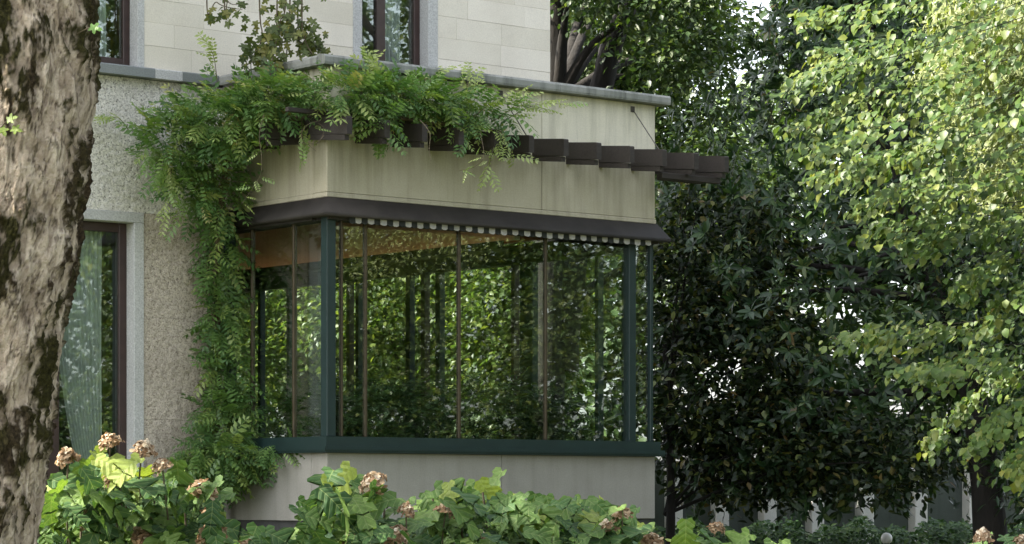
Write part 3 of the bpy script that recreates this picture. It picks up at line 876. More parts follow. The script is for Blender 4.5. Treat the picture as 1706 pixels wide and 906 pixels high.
cloud('crown', T_LIME2, frames(D, Nn, rng.uniform(.16, .26, len(P))), P, rng.random(len(P)), M['plane'], plane_tree)

# ------------------------------------------------------------------ generic broad tree
def tree(name, label, base, height, trunk_r, blobs, leaf_t, leaf_m, lsize, nclump, per, bark='bark_dark', group=None, limbs=6, clump_r=.6, lean=(0, 0), flat=.6, up=.9, cat='tree', droop=-.35, keep=None, seed=0):
    """blobs: (centre, radii, weight) ellipsoids that the crown fills"""
    e = tag(empty(name, (float(base[0]), float(base[1]), 0)), label, cat, group)
    topp = np.array([base[0] + lean[0], base[1] + lean[1], height])
    b0 = np.array([base[0], base[1], -.05])
    tb = TB().add(spline([b0, b0 * .6 + topp * .4 + rng.normal(size=3) * .12 * np.array([1, 1, 0]), topp], 16), np.linspace(trunk_r * 1.15, trunk_r * .45, 16), 12, .06, seed)
    tb.build('trunk', M[bark], e)
    W_ = np.array([b[2] for b in blobs], float); W_ /= W_.sum()
    C = []
    lb = TB()
    for (c, r, _), wt in zip(blobs, W_):
        c = np.asarray(c, float); r = np.asarray(r, float)
        n = max(3, int(nclump * wt))
        pts = c + sph(n) * r * rng.uniform(.25, 1, (n, 1)) ** .45
        C.append(pts)
        for k in range(max(1, int(limbs * wt))):
            tgt = pts[rng.integers(n)]
            st = b0 * (1 - .62) + topp * .62 if tgt[2] > topp[2] * .6 else b0 * .65 + topp * .35
            lb.add(spline([st, st * .5 + tgt * .5 + np.array([0, 0, .25]), tgt], 9), np.linspace(trunk_r * .4, trunk_r * .06, 9), 6, .1, k)
    lb.build('limb', M[bark], e)
    C = np.concatenate(C)
    P, O_ = clumps(C, clump_r * rng.uniform(.6, 1.3, len(C)), per, flat)
    if keep is not None:
        k_ = keep(P); P = P[k_]; O_ = O_[k_]
    ok = P[:, 2] > .15; P = P[ok]; O_ = O_[ok]
    D, Nn = leaf_dirs(O_, up, .6, droop)
    L = lsize * rng.uniform(.7, 1.25, len(P))
    rnd = np.clip(rng.random(len(P)) * .75 + .25 * np.repeat(rng.random(len(C)), per)[:len(P)] if False else rng.random(len(P)), 0, 1)
    cloud('crown', leaf_t, frames(D, Nn, L), P, rnd, M[leaf_m], e)
    return e

# ------------------------------------------------------------------ magnolia
mag = tag(empty('magnolia_tree', (6.5, 37.4, 0)), 'tall dark evergreen with long glossy leaves and thick black trunk, right of centre', 'tree')
TB().add(spline([(6.55, 37.4, -.05), (6.45, 37.5, 1.5), (6.2, 37.9, 3.4), (5.2, 38.8, 6.5), (4.7, 39, 9.6)], 20), np.linspace(.27, .05, 20), 12, .05).build('trunk', M['bark_dark'], mag)
nR = 3500
zq = rng.uniform(1.45, 10.6, nR)
Rz = np.interp(zq, [1.5, 2.6, 4.5, 6, 7.2, 8.4, 10.8], [2.5, 2.95, 3.05, 2.65, 1.95, 1.25, .3])
an = rng.uniform(0, 2 * np.pi, nR)
bump = 1 + .16 * np.sin(3 * an + zq * 1.7) + .12 * np.sin(5 * an - zq * 2.9)
rf = np.sqrt(rng.uniform(.12, 1, nR)) * bump
Rc = np.stack([4.72 + np.cos(an) * Rz * rf, 39.2 + np.sin(an) * Rz * rf * .85, zq + .3 * np.sin(an * 4)], 1)
ax = unit(np.stack([np.cos(an), np.sin(an) , np.full(nR, .35)], 1) + rng.normal(size=(nR, 3)) * .45)
per = 11
Pm = np.repeat(Rc, per, 0); axr = np.repeat(ax, per, 0)
rad_ = unit(np.cross(axr, sph(len(Pm))))
Dm = unit(rad_ * rng.uniform(.7, 1.1, (len(Pm), 1)) + axr * rng.uniform(.1, .8, (len(Pm), 1)) + np.array([0, 0, -.12]))
Nm = unit(axr * 1.0 - Dm * .2 + rng.normal(size=Dm.shape) * .2)
Lm = rng.uniform(.09, .21, len(Pm))
rndm = rng.random(len(Pm))
Lm = Lm * np.repeat(rng.uniform(.65, 1.2, nR), per); rndm = np.clip(rndm * .8 + np.repeat(rng.random(nR), per) * .25, 0, 1)
kp = rng.random(len(Pm)) > .06
Pm, Dm, Nm, Lm, rndm = Pm[kp], Dm[kp], Nm[kp], Lm[kp], rndm[kp]
Mm = frames(Dm, Nm, Lm)
front = np.argsort(Pm[:, 1] + 3 * rng.random(len(Pm)))[:300]
rest = np.setdiff1d(np.arange(len(Pm)), front)
singles('leaf', T_MAG, Mm[front], Pm[front], rndm[front], M['magnolia'], mag)
cloud('crown', T_MAG2, Mm[rest], Pm[rest], rndm[rest], M['magnolia'], mag)
mb = TB()
for i in range(26):
    j = rng.integers(nR); tgt = Rc[j]; st = np.array([np.interp(tgt[2] * .7 + 1.2, [3.4, 6.5, 9.6], [6.2, 5.2, 4.7]), 38.6, tgt[2] * .7 + 1.2])
    mb.add(spline([st, (st + tgt) / 2 + (0, 0, .2), tgt], 8), np.linspace(.07, .015, 8), 6)
mb.build('limb', M['bark_dark'], mag)

# second evergreen, just right of the bay
tree('evergreen_tree', 'bushy evergreen with small glossy leaves right behind the bay corner', (2.12, 38.3), 3.6, .075,
     [((2.95, 38.8, 3.0), (1.35, 1.3, 1.5), 1.2), ((2.9, 39.2, 4.7), (1.3, 1.2, 1.3), 1), ((3.6, 38.2, 2.2), (1.5, 1.0, .85), .8), ((4.9, 37.6, 2.0), (1.2, .8, .6), .4)],
     T_SMALL, 'evergreen', .125, 440, 40, 'bark_dark', None, 12, .42)

# big broadleaf tree behind the house with two dark stems
bt = tree('broadleaf_tree', 'large leafy tree with dark leaning stems rising behind the villa corner', (.55, 44.0), 12.5, .30,
     [((2.6, 47.2, 8.4), (1.6, 1.4, 2.3), 1), ((1.6, 47.6, 7.4), (1.8, 1.4, 1.8), .6), ((3.2, 45.4, 5.9), (1.1, 1.4, 1.4), .6), ((1.2, 47.5, 10.6), (2.6, 1.6, 1.6), .6), ((2.5, 43.4, 8.9), (.9, .5, 1.0), .22), ((1.3, 43.4, 9.9), (.9, .4, .8), .15)],
     T_TINY, 'bgleaf', .135, 720, 54, 'bark_dark', None, 10, .62, (.25, 0))
TB().add(spline([(.8, 44.2, 3.5), (1.1, 44.2, 6.6), (1.42, 44.3, 7.9), (1.62, 44.4, 8.8), (2.15, 44.6, 10.2), (2.3, 45, 13)], 24), np.linspace(.27, .10, 24), 12, .1).build('stem', M['bark_dark'], bt)

# leafy trees beyond the winter garden, seen through its glass
garden = [((-1.6, 47.0), [((-1.6, 47.0, 5.0), (2.0, 1.2, 1.9), 1)], 'slender yellow-green tree seen through the left half of the glass'),
          ((.15, 45.5), [((.1, 45.8, 4.8), (1.0, 1.0, 1.8), 1)], 'slender yellow-green tree seen through the right half of the glass'),
          ((-3.7, 48.5), [((-3.7, 48.5, 5.0), (1.7, 1.2, 2.0), 1)], 'bright leafy tree seen through the leftmost panes')]
for b, bl, lab in garden:
    tree('garden_tree', lab, b, 3.6, .07, bl, T_TINY, 'bamboo', .12, 520, 44, 'bark_dark', 'trees beyond the winter garden', 7, .6)

# far trees closing the view
fx = [(-9, 62), (-5, 66), (-1.5, 63), (1.3, 60), (8.3, 63), (11.0, 61), (15.5, 64)]
fh = [12, 14, 13, 14, 15.5, 14.5, 13]
fl = ['far left of the row behind the villa', 'second from the left in the far row behind the villa', 'third from the left in the far row behind the villa',
      'left of the bright gap of sky', 'right of the bright gap of sky', 'second right of the gap of sky', 'far right of the row']
for (X, Y), h, l in zip(fx, fh, fl):
    tree('far_tree', 'tall dense green tree, ' + l, (X, Y), h * .8, .3,
         [((X, Y, h * .28), (2.5, 1.5, h * .26), 1), ((X + rng.uniform(-.5, .5), Y, h * .70), (2.3, 1.6, h * .30), 1)],
         T_TINY, 'farleaf', .30, 330, 40, 'bark_dark', 'far trees', 5, 1.1)
tree('pale_tree', 'pale hazy tree in the bright gap of sky', (6.6, 78), 10, .2, [((6.7, 78, 10.8), (1.6, 1.5, 2.4), 1), ((5.6, 78, 9.2), (1.3, 1, 1.8), .6)],
     T_SMALL, 'paleleaf', .22, 160, 60, 'bark_grey', None, 5, .9)

# ------------------------------------------------------------------ lime tree on the right
lime = tag(empty('lime_tree', (7.7, 27.6, 0)), 'sunlit lime tree with yellow-green layered leaves at the right edge', 'tree')
TB().add(spline([(7.7, 27.6, -.05), (7.6, 27.5, 2), (7.5, 27.4, 5), (7.4, 27.2, 9)], 22), np.linspace(.22, .08, 22), 14, .05).build('trunk', M['bark_dark'], lime)
def inside(poly, x, y):
    c = np.zeros(len(x), bool); n = len(poly)
    for i in range(n):
        x1, y1 = poly[i]; x2, y2 = poly[(i + 1) % n]
        if y1 == y2: continue
        cond = ((y1 > y) != (y2 > y)) & (x < (x2 - x1) * (y - y1) / (y2 - y1) + x1)
        c ^= cond
    return c
def poly_points(poly, n):
    p = np.array(poly, float); lo, hi = p.min(0), p.max(0); out = np.zeros((0, 2))
    while len(out) < n:
        c = rng.uniform(lo, hi, (n * 3, 2)); out = np.concatenate([out, c[inside(poly, c[:, 0], c[:, 1])]])
    return out[:n]
# boughs: drooping lines from the trunk outwards, each clothed with twigs and hanging leaves
boughs = [[(1780, -170), (1600, -100), (1460, -50)], [(1780, -90), (1560, -10), (1342, 22)], [(1780, -50), (1600, 30), (1450, 70), (1375, 78)], [(1780, -10), (1560, 70), (1410, 100), (1318, 130)],
          [(1780, 50), (1600, 110), (1440, 150), (1330, 205)], [(1780, 110), (1600, 165), (1450, 205), (1348, 246)], [(1780, 150), (1640, 190), (1520, 235), (1430, 262)], [(1780, 170), (1600, 225), (1490, 255), (1380, 296)],
          [(1780, 215), (1620, 260), (1520, 295), (1425, 338)], [(1780, 262), (1680, 282), (1600, 300), (1535, 322)], [(1780, 330), (1640, 344), (1540, 358), (1438, 380)], [(1780, 352), (1680, 366), (1600, 380), (1510, 394)],
          [(1780, 400), (1700, 410), (1640, 440), (1602, 476)], [(1780, 450), (1720, 462), (1680, 490), (1650, 520)], [(1780, 522), (1640, 536), (1520, 548), (1412, 558)], [(1780, 560), (1660, 575), (1570, 600), (1515, 602)],
          [(1780, 590), (1680, 618), (1600, 660), (1542, 738)], [(1780, 640), (1710, 660), (1655, 700), (1622, 742)], [(1780, 700), (1730, 712), (1700, 740), (1680, 775)]]
PP, DD, NN, RR = [], [], [], []
for bi_, bg_ in enumerate(boughs):
    for cp_ in range(4):
        Y0 = rng.uniform(24.6, 28.0); dy = rng.uniform(-.5, .2)
        off = rng.normal(size=2) * (np.array([16, 9]) if cp_ else np.zeros(2))
        pts = spline([at(x + off[0] + rng.normal() * 8, y + off[1] + rng.normal() * 4, Y0 + dy * k_) for k_, (x, y) in enumerate(bg_)], 40)
        if cp_ == 3: TB().add(pts + np.array([0, .1, -.03]), np.linspace(.005, .0015, 40), 5).build('bough', M['bark_dark'], lime)
        n = int(40 * np.linalg.norm(pts[-1] - pts[0]) * rng.uniform(.8, 1.25)) + 60
        t_ = rng.random(n) ** .75
        keepg = vnoise(np.stack([t_ * 9 + bi_ * 7.3, np.full(n, cp_ * 3.1), np.zeros(n)], 1), 3) > .30
        t_ = t_[keepg]; n = len(t_)
        k0 = np.clip((t_ * 39).astype(int), 0, 38); tan = unit(pts[k0 + 1] - pts[k0])
        side = rng.normal(size=n) * .26 * (1.1 - .7 * t_)
        P = pts[k0] + tan * rng.normal(size=(n, 1)) * .05 + np.array([0, 1, 0]) * side[:, None] + np.array([1, 0, 0]) * (side * rng.normal(size=n) * .3)[:, None]
        P[:, 2] += -np.abs(side) * .35 - rng.exponential(.06, n) + .02
        D = unit(tan * .55 + np.array([-.1, -.35, -.55]) + np.array([0, 1, 0]) * np.sign(side)[:, None] * .5 + rng.normal(size=(n, 3)) * .28)
        PP.append(P); DD.append(D); NN.append(unit(np.array([-.40, -.42, 1.0]) + rng.normal(size=(n, 3)) * .34))
        RR.append(np.clip(rng.random(n) * .72 + .26 * t_ * rng.random(), 0, 1))
P = np.concatenate(PP); D = np.concatenate(DD); Nn = np.concatenate(NN); rnd = np.concatenate(RR)
L = rng.uniform(.05, .115, len(P)) * rng.uniform(.8, 1.15, len(P))
Mx = frames(D, Nn, L)
front = np.argsort(P[:, 1] + 1.2 * rng.random(len(P)))[:300]
rest = np.setdiff1d(np.arange(len(P)), front)
singles('leaf', T_LIME, Mx[front], P[front], rnd[front], M['lime'], lime)
cloud('crown', T_LIME2, Mx[rest], P[rest], rnd[rest], M['lime'], lime)
# the feathery pale tree behind its outer side
wl = tag(empty('feathery_tree', (10.0, 35.0, 0)), 'pale feathery tree with fine hanging foliage in the top right corner', 'tree')
TB().add(spline([(10, 35, -.05), (9.3, 33.6, 4), (8, 30.5, 9)], 12), np.linspace(.16, .06, 12), 10).build('trunk', M['bark_dark'], wl)
fp_ = poly_points([(1600, -60), (1780, -60), (1780, 330), (1700, 320), (1650, 280), (1610, 180), (1570, 60)], 150)
Fc = np.array([at(a, b, rng.uniform(28.6, 30)) for a, b in fp_])
Pf = np.repeat(Fc, 130, 0); a_ = rng.random(len(Pf))
Pf = Pf + np.stack([-a_ * .28 + rng.normal(size=len(Pf)) * .07, rng.normal(size=len(Pf)) * .2, -a_ ** 1.5 * .38 + rng.normal(size=len(Pf)) * .06], 1)
Df = unit(np.array([-.45, -.2, -.5]) + rng.normal(size=Pf.shape) * .55)
Nf = unit(np.array([-.7, -.6, .5]) + rng.normal(size=Pf.shape) * .5)
cloud('crown', T_FINE, frames(Df, Nf, rng.uniform(.05, .10, len(Pf))), Pf, rng.random(len(Pf)), M['willow'], wl)

# dark shrub under the lime, right edge
tree('laurel_shrub', 'dark glossy shrub at the right edge, below the lime leaves', (7.35, 36.5), 2.5, .05, [((7.3, 36.6, 2.2), (.8, 1, 1.3), .7), ((6.9, 37.0, 4.6), (1.5, 1, 1.5), 1)], T_MAG2, 'magnolia', .17, 190, 40, 'bark_dark', None, 8, .45, cat='shrub')

# garden trees to the right, outside the picture, mirrored in the glass
for i, (X, Y, h, lab) in enumerate([(11.8, 31.0, 10.5, 'broad garden tree right of the picture, nearer the villa'), (14, 26.5, 11.5, 'broad garden tree right of the picture, nearer the camera'), (19, 33, 15, 'tall garden tree right of the picture, behind the others'), (20, 24, 14, 'tall garden tree right of the picture, in front')]):
    tree('mirrored_tree', lab, (X + 2.2, Y), h * .55, .13, [((X, Y, h * .62), (2.6, 2.6, h * .36), 1), ((X - .4, Y, h * .25), (2.8, 2.6, h * .25), .8)], T_TINY, 'mirror', .13, 480, 46, 'bark_dark', 'trees mirrored in the glass', 6, .8)

for i, (X, Y, h, lab) in enumerate([(27, 40, 17, 'nearest the villa'), (28, 33, 19, 'second from the villa'), (27, 26.5, 18, 'in the middle'), (28, 20, 18, 'second from the camera side'), (27, 13, 17, 'farthest from the villa')]):  # unseen trees, added to close sky gaps in the reflections
    tree('backdrop_tree', 'tall dense tree added out of view as a backdrop far right, ' + lab, (X + 1, Y), h * .6, .25, [((X, Y, h * .62), (3.2, 3.9, h * .38), 1), ((X, Y, h * .22), (3.0, 3.9, h * .22), .7)], T_TINY, 'farleaf', .30, 420, 30, 'bark_dark', 'added backdrop trees', 4, 1.3)
hg = tag(empty('added_yew_hedge', (10.2, 28.5, 0)), 'dark yew hedge out of view, added to darken low reflections in the glass', 'hedge')  # unseen hedge, added so the glass reflects dark low down
n = 20000
P = np.stack([10.2 + rng.uniform(-.45, .45, n), rng.uniform(17, 37, n), 3.0 * rng.random(n) ** .7], 1); P[:, 2] += .18 * np.sin(P[:, 1] * 2.1)
cloud('foliage', T_TINY, frames(*leaf_dirs(sph(n)), rng.uniform(.08, .14, n)), P, rng.random(n), M['yew'], hg)
TB().add([(10.2, 17, .4), (10.2, 27, .5), (10.2, 37, .4)], .06, 6).build('stem', M['bark_dark'], hg)
# ------------------------------------------------------------------ ferns in the winter garden and low shrubs
for i, (t, s, hgt) in enumerate([(.75, .95, .66), (1.35, .9, .8), (2.0, .95, .72), (2.7, .9, .76), (3.4, .95, .84), (3.95, .9, .68), (.85, 1.6, .66)]):
    c = HW(t, s, 1.87)
    e = tag(empty('indoor_fern', tuple(c)), ['low fern behind the corner post of the bay', 'fern behind the second front pane', 'fern left of the middle mullion', 'fern right of the middle mullion',
         'tall fern behind the fourth front pane', 'fern at the right end of the bay', 'fern behind the side panes of the bay'][i], 'fern', 'ferns inside the winter garden')
    n = 190
    o_ = np.clip(rng.normal(size=(n, 2)) * np.array([.24, .12]), -.4, .3)
    P = c + o_[:, :1] * UX + o_[:, 1:] * VX + np.stack([np.zeros(n), np.zeros(n), rng.uniform(.15, hgt + .1, n)], 1)
    D = unit(rng.normal(size=(n, 3)) * np.array([1, 1, .3]) + np.array([0, 0, .45])); Nn = unit(np.array([0, 0, 1]) + rng.normal(size=(n, 3)) * .3)
    cloud('fronds', T_FERN, frames(D, Nn, rng.uniform(.26, .42, n)), P, rng.random(n), M['fern'], e)
    prism_b = box('pot', (c[0] - .2, c[0] + .2, c[1] - .18, c[1] + .18, 1.862, 2.06), M['brown'], e, .02, True)

# ------------------------------------------------------------------ wisteria over the pergola and down the corner
wis = tag(empty('wisteria', tuple(HW(-.35, 1.75, 0))), 'green wisteria trailing over the pergola and hanging down the bay corner', 'climber')
def lcl(t, s, z): return HW(t, s, z)
wb = [  # centre (t,s,z), radii, leaves
    ((-.70, 1.0, 5.62), (.50, .55, .26), 210), ((-1.05, 1.5, 5.34), (.30, .32, .34), 110), ((-.40, .5, 5.80), (.42, .45, .20), 170),
    ((.1, -.15, 5.84), (.42, .32, .14), 120), ((.70, -.20, 5.87), (.42, .26, .12), 110), ((1.30, -.22, 5.86), (.40, .24, .11), 90), ((1.80, -.28, 5.80), (.32, .22, .10), 44), ((2.12, -.34, 5.76), (.2, .2, .09), 18),
    ((-.35, 1.6, 4.95), (.30, .28, .40), 130), ((-.85, 1.45, 4.85), (.22, .26, .30), 34), ((.42, -.46, 5.55), (.14, .10, .14), 26), ((1.55, -.5, 5.56), (.14, .08, .12), 14), ((-.1, .9, 5.86), (.3, .55, .15), 80),
]
wd = [((-.25, 1.74, 4.2), (.20, .20, .40), 70), ((-.20, 1.72, 3.5), (.21, .20, .42), 84), ((-.18, 1.72, 2.85), (.24, .2, .40), 92), ((-.27, 1.64, 2.3), (.30, .26, .28), 100),
      ((-.42, 1.45, 1.95), (.48, .38, .20), 150), ((.0, .95, 1.98), (.28, .28, .10), 44), ((-.55, 1.5, 1.72), (.32, .28, .18), 60)]
def vine(blobs, mat, dn, nm, sd):
    PP = []; OO = []
    for (c, r, n) in blobs:
        n = int(n * 1.3)
        o = sph(n) * rng.uniform(.2, 1, (n, 1)) ** .5
        PP.append(np.array([lcl(c[0] + o[i, 0] * r[0], c[1] + o[i, 1] * r[1], c[2] + o[i, 2] * r[2]) for i in range(n)]))
        OO.append(o[:, :1] * UX + o[:, 1:2] * VX + o[:, 2:3] * np.array([0, 0, 1]))
    P = np.concatenate(PP); O_ = np.concatenate(OO)
    D = unit(unit(O_) * .7 - VX * .3 - UX * .12 + rng.normal(size=P.shape) * .5 + np.array([0, 0, dn]))
    Nn = unit(np.array([0, 0, 1.0]) - VX * .35 + rng.normal(size=P.shape) * .3)
    L = rng.uniform(.20, .36, len(P)); rnd = rng.random(len(P))
    Mx = frames(D, Nn, L)
    fr = np.argsort(P[:, 1] + .5 * rng.random(len(P)))[:150]
    rs_ = np.setdiff1d(np.arange(len(P)), fr)
    half = rng.random(len(rs_)) < .5
    singles('leaf', T_WIS, Mx[fr], P[fr], rnd[fr], mat, wis)
    cloud(nm, T_WIS, Mx[rs_[half]], P[rs_[half]], rnd[rs_[half]], mat, wis)
    cloud(nm, T_WIS2, Mx[rs_[~half]], P[rs_[~half]], rnd[rs_[~half]], mat, wis)
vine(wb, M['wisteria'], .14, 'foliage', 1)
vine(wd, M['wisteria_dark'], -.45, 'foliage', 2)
# light sprays reaching over the parapet
SP = [((1.75, -.35, 5.72), (2.35, -.5, 5.98), 11), ((2.1, -.4, 5.68), (2.98, -.55, 5.95), 13), ((2.0, -.4, 5.7), (2.6, -.6, 5.86), 9), ((1.9, -.45, 5.6), (2.1, -.62, 5.3), 8), ((1.1, -.3, 5.85), (1.35, -.25, 6.15), 7), ((.3, -.2, 5.85), (.45, -.2, 6.2), 6), ((1.7, -.3, 5.75), (1.75, -.25, 6.14), 7),
      ((-.75, 1.0, 5.9), (-.9, .9, 6.35), 7), ((2.0, -.5, 5.5), (1.75, -.6, 5.05), 8), ((-.2, .2, 5.6), (-.25, .1, 5.1), 6), ((-1.1, 1.4, 5.1), (-1.2, 1.3, 4.6), 8), ((-1.45, 1.7, 5.5), (-1.72, 1.75, 5.6), 8)]
vt = TB()
for k_ in range(3):
    ph_ = k_ * 2.1
    zz_ = np.linspace(0, 5.5, 40)
    vt.add(np.array([lcl(-.2 + .07 * math.sin(z * 2.2 + ph_) - .02 * z, 1.84 + .05 * math.cos(z * 2.2 + ph_), z) for z in zz_]), np.linspace(.032, .016, 40), 7, .2, k_)
vt.add(spline([lcl(-.2, 1.85, 0), lcl(-.28, 1.82, 1.5), lcl(-.2, 1.86, 3), lcl(-.3, 1.7, 4.4), lcl(-.35, 1.2, 5.5), lcl(-.1, .2, 5.62), lcl(.6, -.2, 5.64), lcl(1.6, -.28, 5.62), lcl(2.2, -.3, 5.6)], 60), np.linspace(.05, .012, 60), 8, .15)
for a, b, n in SP:
    a, b = lcl(*a), lcl(*b); md = (a + b) / 2 + np.array([0, 0, .1])
    pts = spline([a, md, b], 14); vt.add(pts, np.linspace(.006, .002, 14), 5)
    k = np.linspace(3, 13, n).astype(int); P = pts[k]
    tdir = unit(b - a)
    side = np.where(np.arange(n) % 2, 1, -1)[:, None] * np.cross(tdir, [0, 0, 1.0])
    D = unit(tdir * .7 + side * .8 + rng.normal(size=(n, 3)) * .25 + np.array([0, 0, .1]))
    singles('leaf', T_WIS, frames(D, unit(np.array([0, -.5, 1.0]) + rng.normal(size=(n, 3)) * .3), rng.uniform(.18, .28, n)), P, rng.uniform(.8, 1, n), M['wisteria'], wis)
def tendril(pts, r=.004): vt.add(spline(pts, 24), np.linspace(r, r * .5, 24), 5)
tendril([at(440, 190, 29.6), at(432, 225, 29.55), at(436, 262, 29.5), at(434, 290, 29.5), at(420, 315, 29.5), at(402, 340, 29.5)])
tendril([at(535, 200, 29.4), at(512, 208, 29.35), at(502, 225, 29.35), at(510, 240, 29.35), at(530, 238, 29.35), at(540, 215, 29.35), at(530, 205, 29.35)], .003)
tendril([at(540, 225, 29.4), at(528, 238, 29.35), at(514, 240, 29.35), at(527, 252, 29.35)], .003)
tendril([at(800, 220, 29.8), at(806, 260, 29.7), at(790, 278, 29.7), at(765, 284, 29.7)], .003)
tendril([at(700, 200, 29.7), at(716, 222, 29.6), at(715, 250, 29.6), at(718, 268, 29.6)], .005)
vt.build('vine_stem', M['twig'], wis)
n = 18
P = np.array([at(x, y, 29.5) for x, y in [(436, 240), (430, 255), (433, 275), (434, 296), (420, 312), (410, 328), (404, 338), (425, 300), (440, 228), (412, 300), (800, 245), (806, 262), (792, 276), (778, 282), (768, 284), (812, 268), (528, 215), (533, 210)]])
D = unit(rng.normal(size=(n, 3)) * np.array([1, .4, .4]) + np.array([0, -.2, -.1]))
singles('leaf', T_WIS2, frames(D, unit(np.array([0, -.6, 1.0]) + rng.normal(size=(n, 3)) * .3), rng.uniform(.10, .17, n)), P, rng.uniform(.7, 1, n), M['wisteria'], wis)

# ------------------------------------------------------------------ creeper hanging from above, in front of the upper wall
crp = tag(empty('hanging_creeper', tuple(at(455, 150, 30.2))), 'hanging creeper with lobed olive leaves in front of the white upper wall', 'climber')
strands = [[(500, -700), (480, -60), (466, 40), (452, 110), (446, 190)], [(510, -700), (503, -40), (507, 60), (524, 105), (498, 160)], [(440, -700), (432, -50), (436, 60), (418, 105), (428, 160)],
           [(380, -700), (345, -40), (362, 4), (404, 16)], [(500, -700), (484, -30), (478, 80), (474, 150), (452, 232)], [(470, -700), (462, -20), (456, 60), (440, 90), (412, 108)], [(520, -700), (496, 0), (515, 62), (536, 84)],
           [(400, -700), (375, -30), (380, 2), (395, 8)]]
ct = TB(); CP = []
for si, s in enumerate(strands):
    pts = spline([at(x, y, 30.2 + .12 * si % .5) for x, y in s], 60)
    ct.add(pts, np.linspace(.012, .003, 60), 5)
    vis = pts[pts[:, 2] < 7.3]
    nn = 56 if si not in (3, 7) else 12
    CP.append(vis[rng.integers(0, len(vis), nn)] + rng.normal(size=(nn, 3)) * np.array([.08, .08, .07]))
ct.build('vine_stem', M['twig'], crp)
P = np.concatenate(CP); n = len(P)
D = unit(rng.normal(size=(n, 3)) * np.array([.8, .4, .4]) + np.array([0, -.25, -.75])); Nn = unit(rng.normal(size=(n, 3)) * .5 + np.array([.1, -1, .5]))
singles('leaf', T_MAPLE, frames(D, Nn, rng.uniform(.07, .135, n)), P, rng.random(n), M['maple'], crp)
# stray leaf on the trunk
sp = tag(empty('leaf_sprig', tuple(at(165, 60, 13.9))), 'small green leaf sprig beside the upper window, at the plane tree', 'sprig')
P = np.array([at(150, 45, 13.6), at(12, 200, 13.5), at(2, 212, 13.5), at(20, 214, 13.5)])
singles('leaf', T_MAPLE, frames(np.array([(1, -.2, -.2), (.8, -.2, .3), (.3, -.3, -.5), (.9, -.3, -.2)]), np.array([(0, -1, .5)] * 4), [.07, .06, .06, .06]), P, np.array([.8, .9, .95, .9]), M['hydrangea'], sp)
TB().add([at(120, 60, 13.85), at(150, 45, 13.6)], .003, 5).build('twig', M['twig'], sp)
TB().add([at(-30, 225, 13.75), at(2, 212, 13.5), at(12, 200, 13.5)], .003, 5).build('twig', M['twig'], sp)

# ------------------------------------------------------------------ hydrangeas along the bottom
def make_head(seed):
    r = np.random.default_rng(seed)
    n = 85
    ph = r.uniform(0, 2 * np.pi, n); h = r.uniform(0, 1, n) ** .8
    rd = (.42 * (1 - h) ** .6 + .06) * r.uniform(.55, 1.15, n)
    P = np.stack([np.cos(ph) * rd, np.sin(ph) * rd, h * .62 - .1], 1)
    out_ = unit(np.stack([np.cos(ph), np.sin(ph), .3 + h], 1) + r.normal(size=(n, 3)) * .35)
    tv, tf = T_outline([(0, .02), (.3, .34), (.6, .36), (.9, .22), (1, .02)], -.3, .2, .04)
    V = []; F = []; A = []; c = 0
    for i in range(n):
        a0 = r.uniform(0, 1.5); k = r.integers(2, 4)
        tang = unit(np.cross(out_[i], r.normal(size=3)))
        bit = np.cross(out_[i], tang)
        for j in range(k):
            a = a0 + j * 2 * np.pi / k
            d = tang * math.cos(a) + bit * math.sin(a) + out_[i] * .45
            Mx_ = frames(np.array([d]), np.array([out_[i]]), [r.uniform(.13, .24)])[0]
            V.append(tv @ Mx_.T + P[i]); F.append(tf + c); c += len(tv)
            A.append(np.full(len(tv), np.clip(r.random() * .75 + .3 * h[i], 0, 1)))
    return npmesh('flower_head', np.concatenate(V), np.concatenate(F), M['petal'], True, {'rnd': np.concatenate(A)})
heads = [make_head(s) for s in range(4)]
env_x = [40, 75, 110, 150, 200, 250, 300, 340, 370, 400, 440, 480, 510, 540, 580, 620, 660, 690, 720, 790, 830, 870, 950, 1000, 1040, 1070, 1110, 1140, 1200, 1260, 1300, 1340]
env_y = [840, 800, 775, 750, 750, 772, 778, 800, 855, 885, 878, 876, 856, 785, 785, 792, 818, 858, 806, 790, 804, 824, 820, 826, 845, 875, 890, 876, 882, 884, 896, 912]
bushes = [  # label, x range, leaves, flower heads (px,py,size)
    ('large leafy hydrangea with brown flower heads between the tree trunk and the bay', (70, 372), 96, [(184, 732, .15), (237, 745, .17), (113, 760, .16), (269, 770, .12), (196, 792, .17), (153, 862, .19), (239, 895, .18), (338, 812, .19), (353, 888, .20), (350, 850, .14)], 15.6),
    ('low hydrangea leaves at the foot of the bay corner', (372, 520), 34, [(415, 905, .14)], 16.6),
    ('hydrangea with drooping leaves and a beige flower head below the bay corner', (500, 700), 50, [(622, 800, .19), (676, 846, .12), (662, 888, .19), (585, 895, .15)], 16.0),
    ('wide bright green hydrangea below the middle of the bay', (700, 1075), 120, [(743, 846, .14), (1036, 852, .15), (1010, 876, .14), (1086, 898, .16), (800, 900, .15)], 16.4),
    ('low hydrangea with a pinkish flower head right of the bay', (1085, 1330), 46, [(1194, 874, .12), (1150, 905, .12)], 17.2),
    ('hydrangea with a brown flower head in the bottom right corner', (1610, 1760), 22, [(1638, 888, .16), (1700, 896, .12)], 16.5),
]
